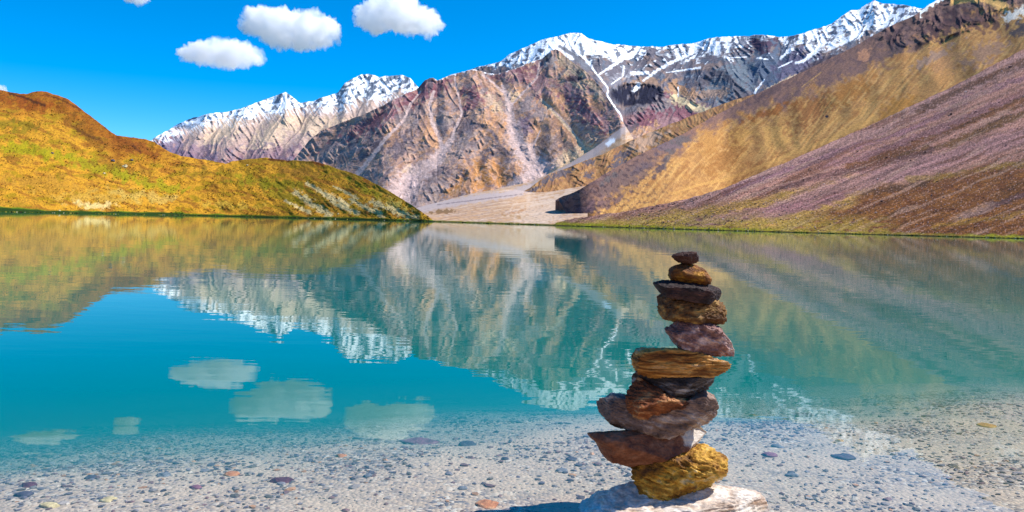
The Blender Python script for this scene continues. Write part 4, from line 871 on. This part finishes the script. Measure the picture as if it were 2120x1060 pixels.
mats = {
 'purple': stone_mat('purple_stone', [srgb(96, 62, 84), srgb(160, 104, 122), srgb(176, 136, 146)], 0.3), 'dark': stone_mat('dark_stone', [srgb(56, 54, 72), srgb(92, 88, 104), srgb(134, 126, 132)], 0.2),
 'grey': stone_mat('grey_stone', [srgb(96, 100, 112), srgb(140, 142, 150), srgb(170, 166, 164)], 0.2), 'orange': stone_mat('orange_stone', [srgb(170, 100, 60), srgb(226, 150, 96), srgb(236, 190, 140)], 0.2),
 'cream': stone_mat('cream_stone', [srgb(190, 170, 120), srgb(236, 216, 160), srgb(244, 232, 200)], 0.2), 'maroon': stone_mat('wine_red_stone', [srgb(70, 30, 46), srgb(108, 56, 72), srgb(140, 90, 100)], 0.2),
 'yellow': stone_mat('ochre_stone', [srgb(170, 110, 30), srgb(206, 150, 50), srgb(226, 190, 100)], 0.2)}
sub = [(866, 917, 44, 10, 'purple', 'large flat purple stone under water left of the cairn'), (970, 921, 22, 8, 'dark', 'dark blue grey stone under water beside the big purple one'),
 (1184, 951, 13, 6, 'dark', 'small dark stone under water just left of the widest cairn stone'), (1164, 975, 13, 3.5, 'grey', 'thin slate grey pebble under water left of the bottom yellow stone'),
 (1746, 947, 25, 8, 'dark', 'dark violet oval stone under water right of the cairn'), (1593, 943, 17, 5, 'purple', 'narrow purple stone under water close to the right of the cairn'),
 (1665, 861, 24, 6, 'maroon', 'dark brown stone on the edge of the snow reflection'), (1610, 925, 14, 4, 'grey', 'faint grey stone right of the stack where the sky is mirrored'),
 (2043, 882, 18, 7, 'yellow', 'yellow brown stone under water near the right edge'), (1738, 914, 9, 5, 'yellow', 'small ochre stone in the middle of the snow reflection'),
 (1045, 951, 9, 5, 'dark', 'tiny dark pebble in the pale gravel midway between the purple stone and the cairn'), (706, 945, 12, 4, 'orange', 'salmon pebble under the reflected cloud'),
 (480, 983, 17, 7, 'orange', 'rusty orange stone among the pebbles on the left'), (583, 996, 25, 6, 'maroon', 'long dark wine red stone at the edge of the sandy patch'),
 (762, 986, 12, 5, 'grey', 'light grey oval stone on the sand'), (958, 1012, 11, 5, 'grey', 'blue grey stone on sand above the orange one'),
 (1008, 1046, 27, 8, 'orange', 'bright orange stone at the bottom edge left of the slab'), (1255, 1024, 14, 4, 'orange', 'thin orange stone tucked against the left end of the slab'),
 (58, 1006, 19, 5, 'maroon', 'wine red stone near the bottom left corner'), (50, 1026, 22, 6, 'dark', 'dark olive stone below the wine red one in the bottom left corner'),
 (100, 1048, 22, 5, 'cream', 'flat cream yellow stone at the bottom left'), (225, 1036, 18, 5, 'cream', 'cream white stone half buried in pebbles on the left'),
 (340, 985, 18, 4, 'grey', 'pale slate flake among left hand pebbles'), (190, 990, 14, 5, 'dark', 'dark grey stone in the pebbles near the left edge'),
 (1560, 860, 10, 4, 'yellow', 'small ochre stone right behind the cairn'), (1920, 862, 12, 3, 'dark', 'dark flake in the golden brown shallows'),
 (1640, 985, 14, 4, 'grey', 'faint blue grey flake on the sand right of the pale slab'), (405, 1010, 13, 5, 'purple', 'mauve stone between the orange stone and the left corner')]
for i, (px, py, a, b, c, lab) in enumerate(sub):
    P = bed_at(px, py); sc_ = P[1] / F
    sy = min(b * sc_ / 0.33, a * sc_ * 0.9)
    o = pebble('lake_stone', P + np.array([0, 0, 0.15 * b * sc_]), a * sc_, sy, max(0.25 * b * sc_, 0.006) + 0.12 * a * sc_, 0.2 * math.sin(i * 3.1), mats[c], 500 + i, ic=ICO2)
    tag(o, lab, 'stone', 'larger stones on the lake bed')

def scatter(name, pts, sizes, cols, flat, mat, label, cat, ic=None, seed=5):
    """many small stones or tufts that nobody could count, as one mesh"""
    v, f = ic or ICO1; rs = np.random.RandomState(seed); n_ = len(pts); nv = len(v)
    V = v[None] * (1 + 0.28 * rs.normal(size=(n_, nv, 1)).clip(-1.5, 1.5)); V = V * sizes[:, None, None] * np.stack([rs.uniform(0.8, 1.6, n_), rs.uniform(0.8, 1.3, n_), np.full(n_, flat)], 1)[:, None, :]
    a = rs.uniform(0, 6.28, n_); ca, sa = np.cos(a)[:, None], np.sin(a)[:, None]
    V = np.stack([V[..., 0] * ca - V[..., 1] * sa, V[..., 0] * sa + V[..., 1] * ca, V[..., 2]], -1) + pts[:, None, :]
    Fc = (f[None] + (np.arange(n_) * nv)[:, None, None]).reshape(-1, 3)
    o = mesh_obj(name, V.reshape(-1, 3), Fc, mat, np.repeat(cols, nv, 0), smooth=False); tag(o, label, cat, kind='stuff'); return o

pal = np.array([srgb(100, 94, 106), srgb(136, 130, 136), srgb(168, 158, 152), srgb(136, 106, 106), srgb(160, 150, 146), srgb(214, 200, 180), srgb(200, 150, 110), srgb(110, 104, 96)])
rs = np.random.RandomState(77); N = 62000
x = rs.uniform(-3.0, 3.4, N); y = rs.uniform(2.1, 5.6, N)
dens = 0.26 + 0.9 * sst(-0.15, 0.5, fbm(x * 1.1, y * 1.7, 3, 211)) + 0.65 * sst(0.0, -1.6, x) - 0.25 * sst(2.9, 2.3, y) * sst(-0.8, 0, x)
kp = rs.uniform(0, 1.5, N) < dens; x, y = x[kp], y[kp]; n_ = len(x)
sz = np.clip(np.exp(rs.normal(-5.35, 0.45, n_)), 0.0025, 0.014)
pts = np.stack([x, y, bed_z(x, y) + sz * 0.15], 1)
pc = pal[rs.choice(8, n_, p=[.2, .2, .14, .12, .12, .1, .04, .08])] * rs.uniform(0.7, 1.25, (n_, 1))
plain = terrain_mat('pebble', 0.01, 0.25, 0.2, rough=0.7, spec=0.4)
scatter('gravel', pts, sz, pc, 0.42, plain, 'loose pebbles of mixed colours covering the shallow lake bed', 'gravel')

# tufts on the golden hills, stones on the scree
def face_pts(name, n_, x0, x1, vmin, vmax, seed, clump=60, thr=-0.1):
    rs = np.random.RandomState(seed); xs, yf, yt, P = SURF[name]
    i = rs.randint(np.searchsorted(xs, x0), min(np.searchsorted(xs, x1), len(xs) - 1), n_); j = (rs.uniform(vmin, vmax, n_) * (P.shape[0] - 1)).astype(int)
    p = P[j, i]; ok = n2(xs[i] / clump, j / 12.0, seed) > thr; return p[ok] + rs.normal(size=(ok.sum(), 3)) * np.array([0.3, 0.2, 0.0])
plain2 = terrain_mat('tuft', 0.3, 0.3, 0.3)
for nm, n_, x0, x1, sd in (('left_hill', 5200, -100, 560, 21), ('front_hill', 2600, 420, 890, 22)):
    pts = face_pts(nm, n_, x0, x1, 0.03, 0.9, sd); rs = np.random.RandomState(sd)
    szs = pts[:, 1] * rs.uniform(0.35, 1.0, len(pts)) / F * 1.1
    cc = np.array([srgb(84, 56, 20), srgb(96, 84, 16), srgb(120, 66, 24), srgb(70, 70, 20)])[rs.randint(0, 4, len(pts))]
    scatter('shrubs', pts + np.array([0, -0.1, 0.1]), szs, cc, 0.9, plain2, 'tiny dark shrubs dotted over the golden ' + ('hill on the left' if nm == 'left_hill' else 'hump in front'), 'shrubs', seed=sd)
pts = face_pts('scree_slope', 9000, 1300, 2300, 0.02, 0.95, 23, 50, -0.3); rs = np.random.RandomState(3)
szs = pts[:, 1] * np.clip(np.exp(rs.normal(-0.5, 0.45, len(pts))), .25, 2.2) / F
cc = np.array([srgb(196, 164, 164), srgb(120, 90, 96), srgb(70, 50, 58), srgb(220, 190, 180), srgb(150, 110, 90)])[rs.randint(0, 5, len(pts))]
scatter('scree_stones', pts, szs, cc, 0.7, plain2, 'loose mauve and brown stones strewn over the slope on the right', 'stones', seed=9)
rs = np.random.RandomState(31); N = 5200; px = rs.uniform(-150, 2300, N)
gsel = (n2(px / 26.0, px * 0, 33) > -0.15) | (px < 140); px = px[gsel]; Dg = shore_D(px) * (1 + np.abs(rs.normal(0, 0.006, len(px)))) - 0.4
r_ = ray(px, px * 0 + 460); pts = np.stack([r_[:, 0] * Dg, Dg, rs.uniform(-0.02, 0.10, len(px))], 1)
szs = Dg / F * rs.uniform(0.4, 1.5, len(px)) * (1 + 0.6 * n2(px / 40.0, px * 0, 35))
cc = np.array([srgb(60, 90, 20), srgb(100, 116, 24), srgb(150, 140, 50), srgb(70, 56, 30), srgb(190, 176, 150)])[rs.choice(5, len(px), p=[.3, .25, .2, .17, .08])]
scatter('shore_grass', pts, szs, cc, 0.8, plain2, 'low green and brown tufts and small stones along the far waterline', 'grass', seed=12)
bl = [('left_hill', 258, 346, 5.5, 'cream', 'big pale boulder halfway up the left hill'), ('left_hill', 215, 360, 3.0, 'cream', 'smaller pale boulder left of and below the big one on the left hill'),
      ('left_hill', 122, 436.5, 2.4, 'cream', 'white rock at the waterline of the left hill'), ('left_hill', 107, 318, 3.0, 'dark', 'single dark boulder high on the left hill'),
      ('left_hill', 233, 334, 4.0, 'dark', 'dark rock just above the big pale boulder'), ('left_hill', 272, 332, 3.5, 'dark', 'dark rock to the right above the big pale boulder'),
      ('front_hill', 512, 343, 2.5, 'cream', 'pale boulder near the top of the front hill'), ('front_hill', 700, 443, 2.2, 'cream', 'white rock on the shore of the front hill')]
for i, (nm, px, py, a, c, lab) in enumerate(bl):
    P = on_face(nm, px, py); r_ = a * P[1] / F
    tag(pebble('boulder', P + np.array([0, -0.2 * r_, 0.2 * r_]), r_, r_ * 0.8, r_ * 0.75, i, mats[c], 700 + i, 0.25), lab, 'boulder', 'boulders on the left hills')

# ================================================================== CLOUDS
mt, n = new_mat('cloud_vapour'); L = n.links.new
out = node(n, 'ShaderNodeOutputMaterial'); vp = node(n, 'ShaderNodeVolumeScatter')
vp.inputs['Color'].default_value = (1, 1, 1, 1); vp.inputs['Density'].default_value = 0.016; vp.inputs['Anisotropy'].default_value = 0.0
tcn = node(n, 'ShaderNodeNewGeometry'); cn = node(n, 'ShaderNodeTexNoise'); cn.inputs['Scale'].default_value = 1 / 95.0; cn.inputs['Detail'].default_value = 5; cn.inputs['Roughness'].default_value = 0.62
cm = node(n, 'ShaderNodeMapRange'); cm.inputs[1].default_value = 0.36; cm.inputs[2].default_value = 0.60; cm.inputs[3].default_value = 0.0; cm.inputs[4].default_value = 0.028
L(tcn.outputs['Position'], cn.inputs['Vector']); L(cn.outputs[0], cm.inputs[0]); L(cm.outputs[0], vp.inputs['Density'])
L(vp.outputs[0], out.inputs['Volume'])
cloud_mat = mt
def cloud(poly, D, thick, seed, label):
    P = np.array(poly, float); cc_ = (P.max(0) + P.min(0)) / 2; poly = cc_ + (P - cc_) * np.array([0.94, 0.80])
    global ICO6
    keep = ICO6; ICO6 = ico(6)
    o = cairn_stone(poly, D, thick, cloud_mat, seed, 0, 0.30, 0.0, 0.0, box=0.9, name='cloud'); ICO6 = keep
    tag(o, label, 'cloud', 'small white clouds'); return o
cloud([(370, 107), (392, 97), (430, 92), (455, 84), (490, 88), (520, 98), (545, 112), (551, 130), (530, 124), (508, 130), (490, 138), (462, 138), (430, 130), (400, 124), (375, 118)], 4700, 220, 41, 'lowest white cloud, a flat lens, left of the other two')
cloud([(504, 50), (510, 24), (530, 20), (545, 27), (590, 24), (615, 34), (640, 38), (665, 26), (676, 42), (695, 52), (698, 75), (688, 86), (660, 98), (630, 96), (590, 94), (560, 88), (530, 70), (505, 60)], 6000, 320, 42, 'middle white cloud with ragged ends, between the lens and the top one')
cloud([(738, 28), (762, 10), (780, -4), (830, -6), (858, 2), (866, 20), (895, 28), (912, 42), (912, 60), (885, 69), (850, 62), (810, 56), (780, 58), (760, 55), (742, 42)], 6000, 320, 43, 'white cloud cut by the top edge of the picture, above the far range')
cloud([(258, -14), (285, -24), (306, -14), (302, 4), (285, 10), (266, 2)], 6000, 110, 44, 'small wisp of cloud at the top edge on the left')
cloud([(40, -42), (80, -58), (130, -56), (170, -42), (196, -28), (160, -22), (100, -20), (60, -26)], 6000, 200, 45, 'cloud just above the picture, mirrored in the water at the lower left')
cloud([(-50, 182), (-20, 172), (8, 178), (14, 188), (-10, 194), (-40, 194)], 6000, 60, 46, 'tiny cloud at the left edge above the hill')
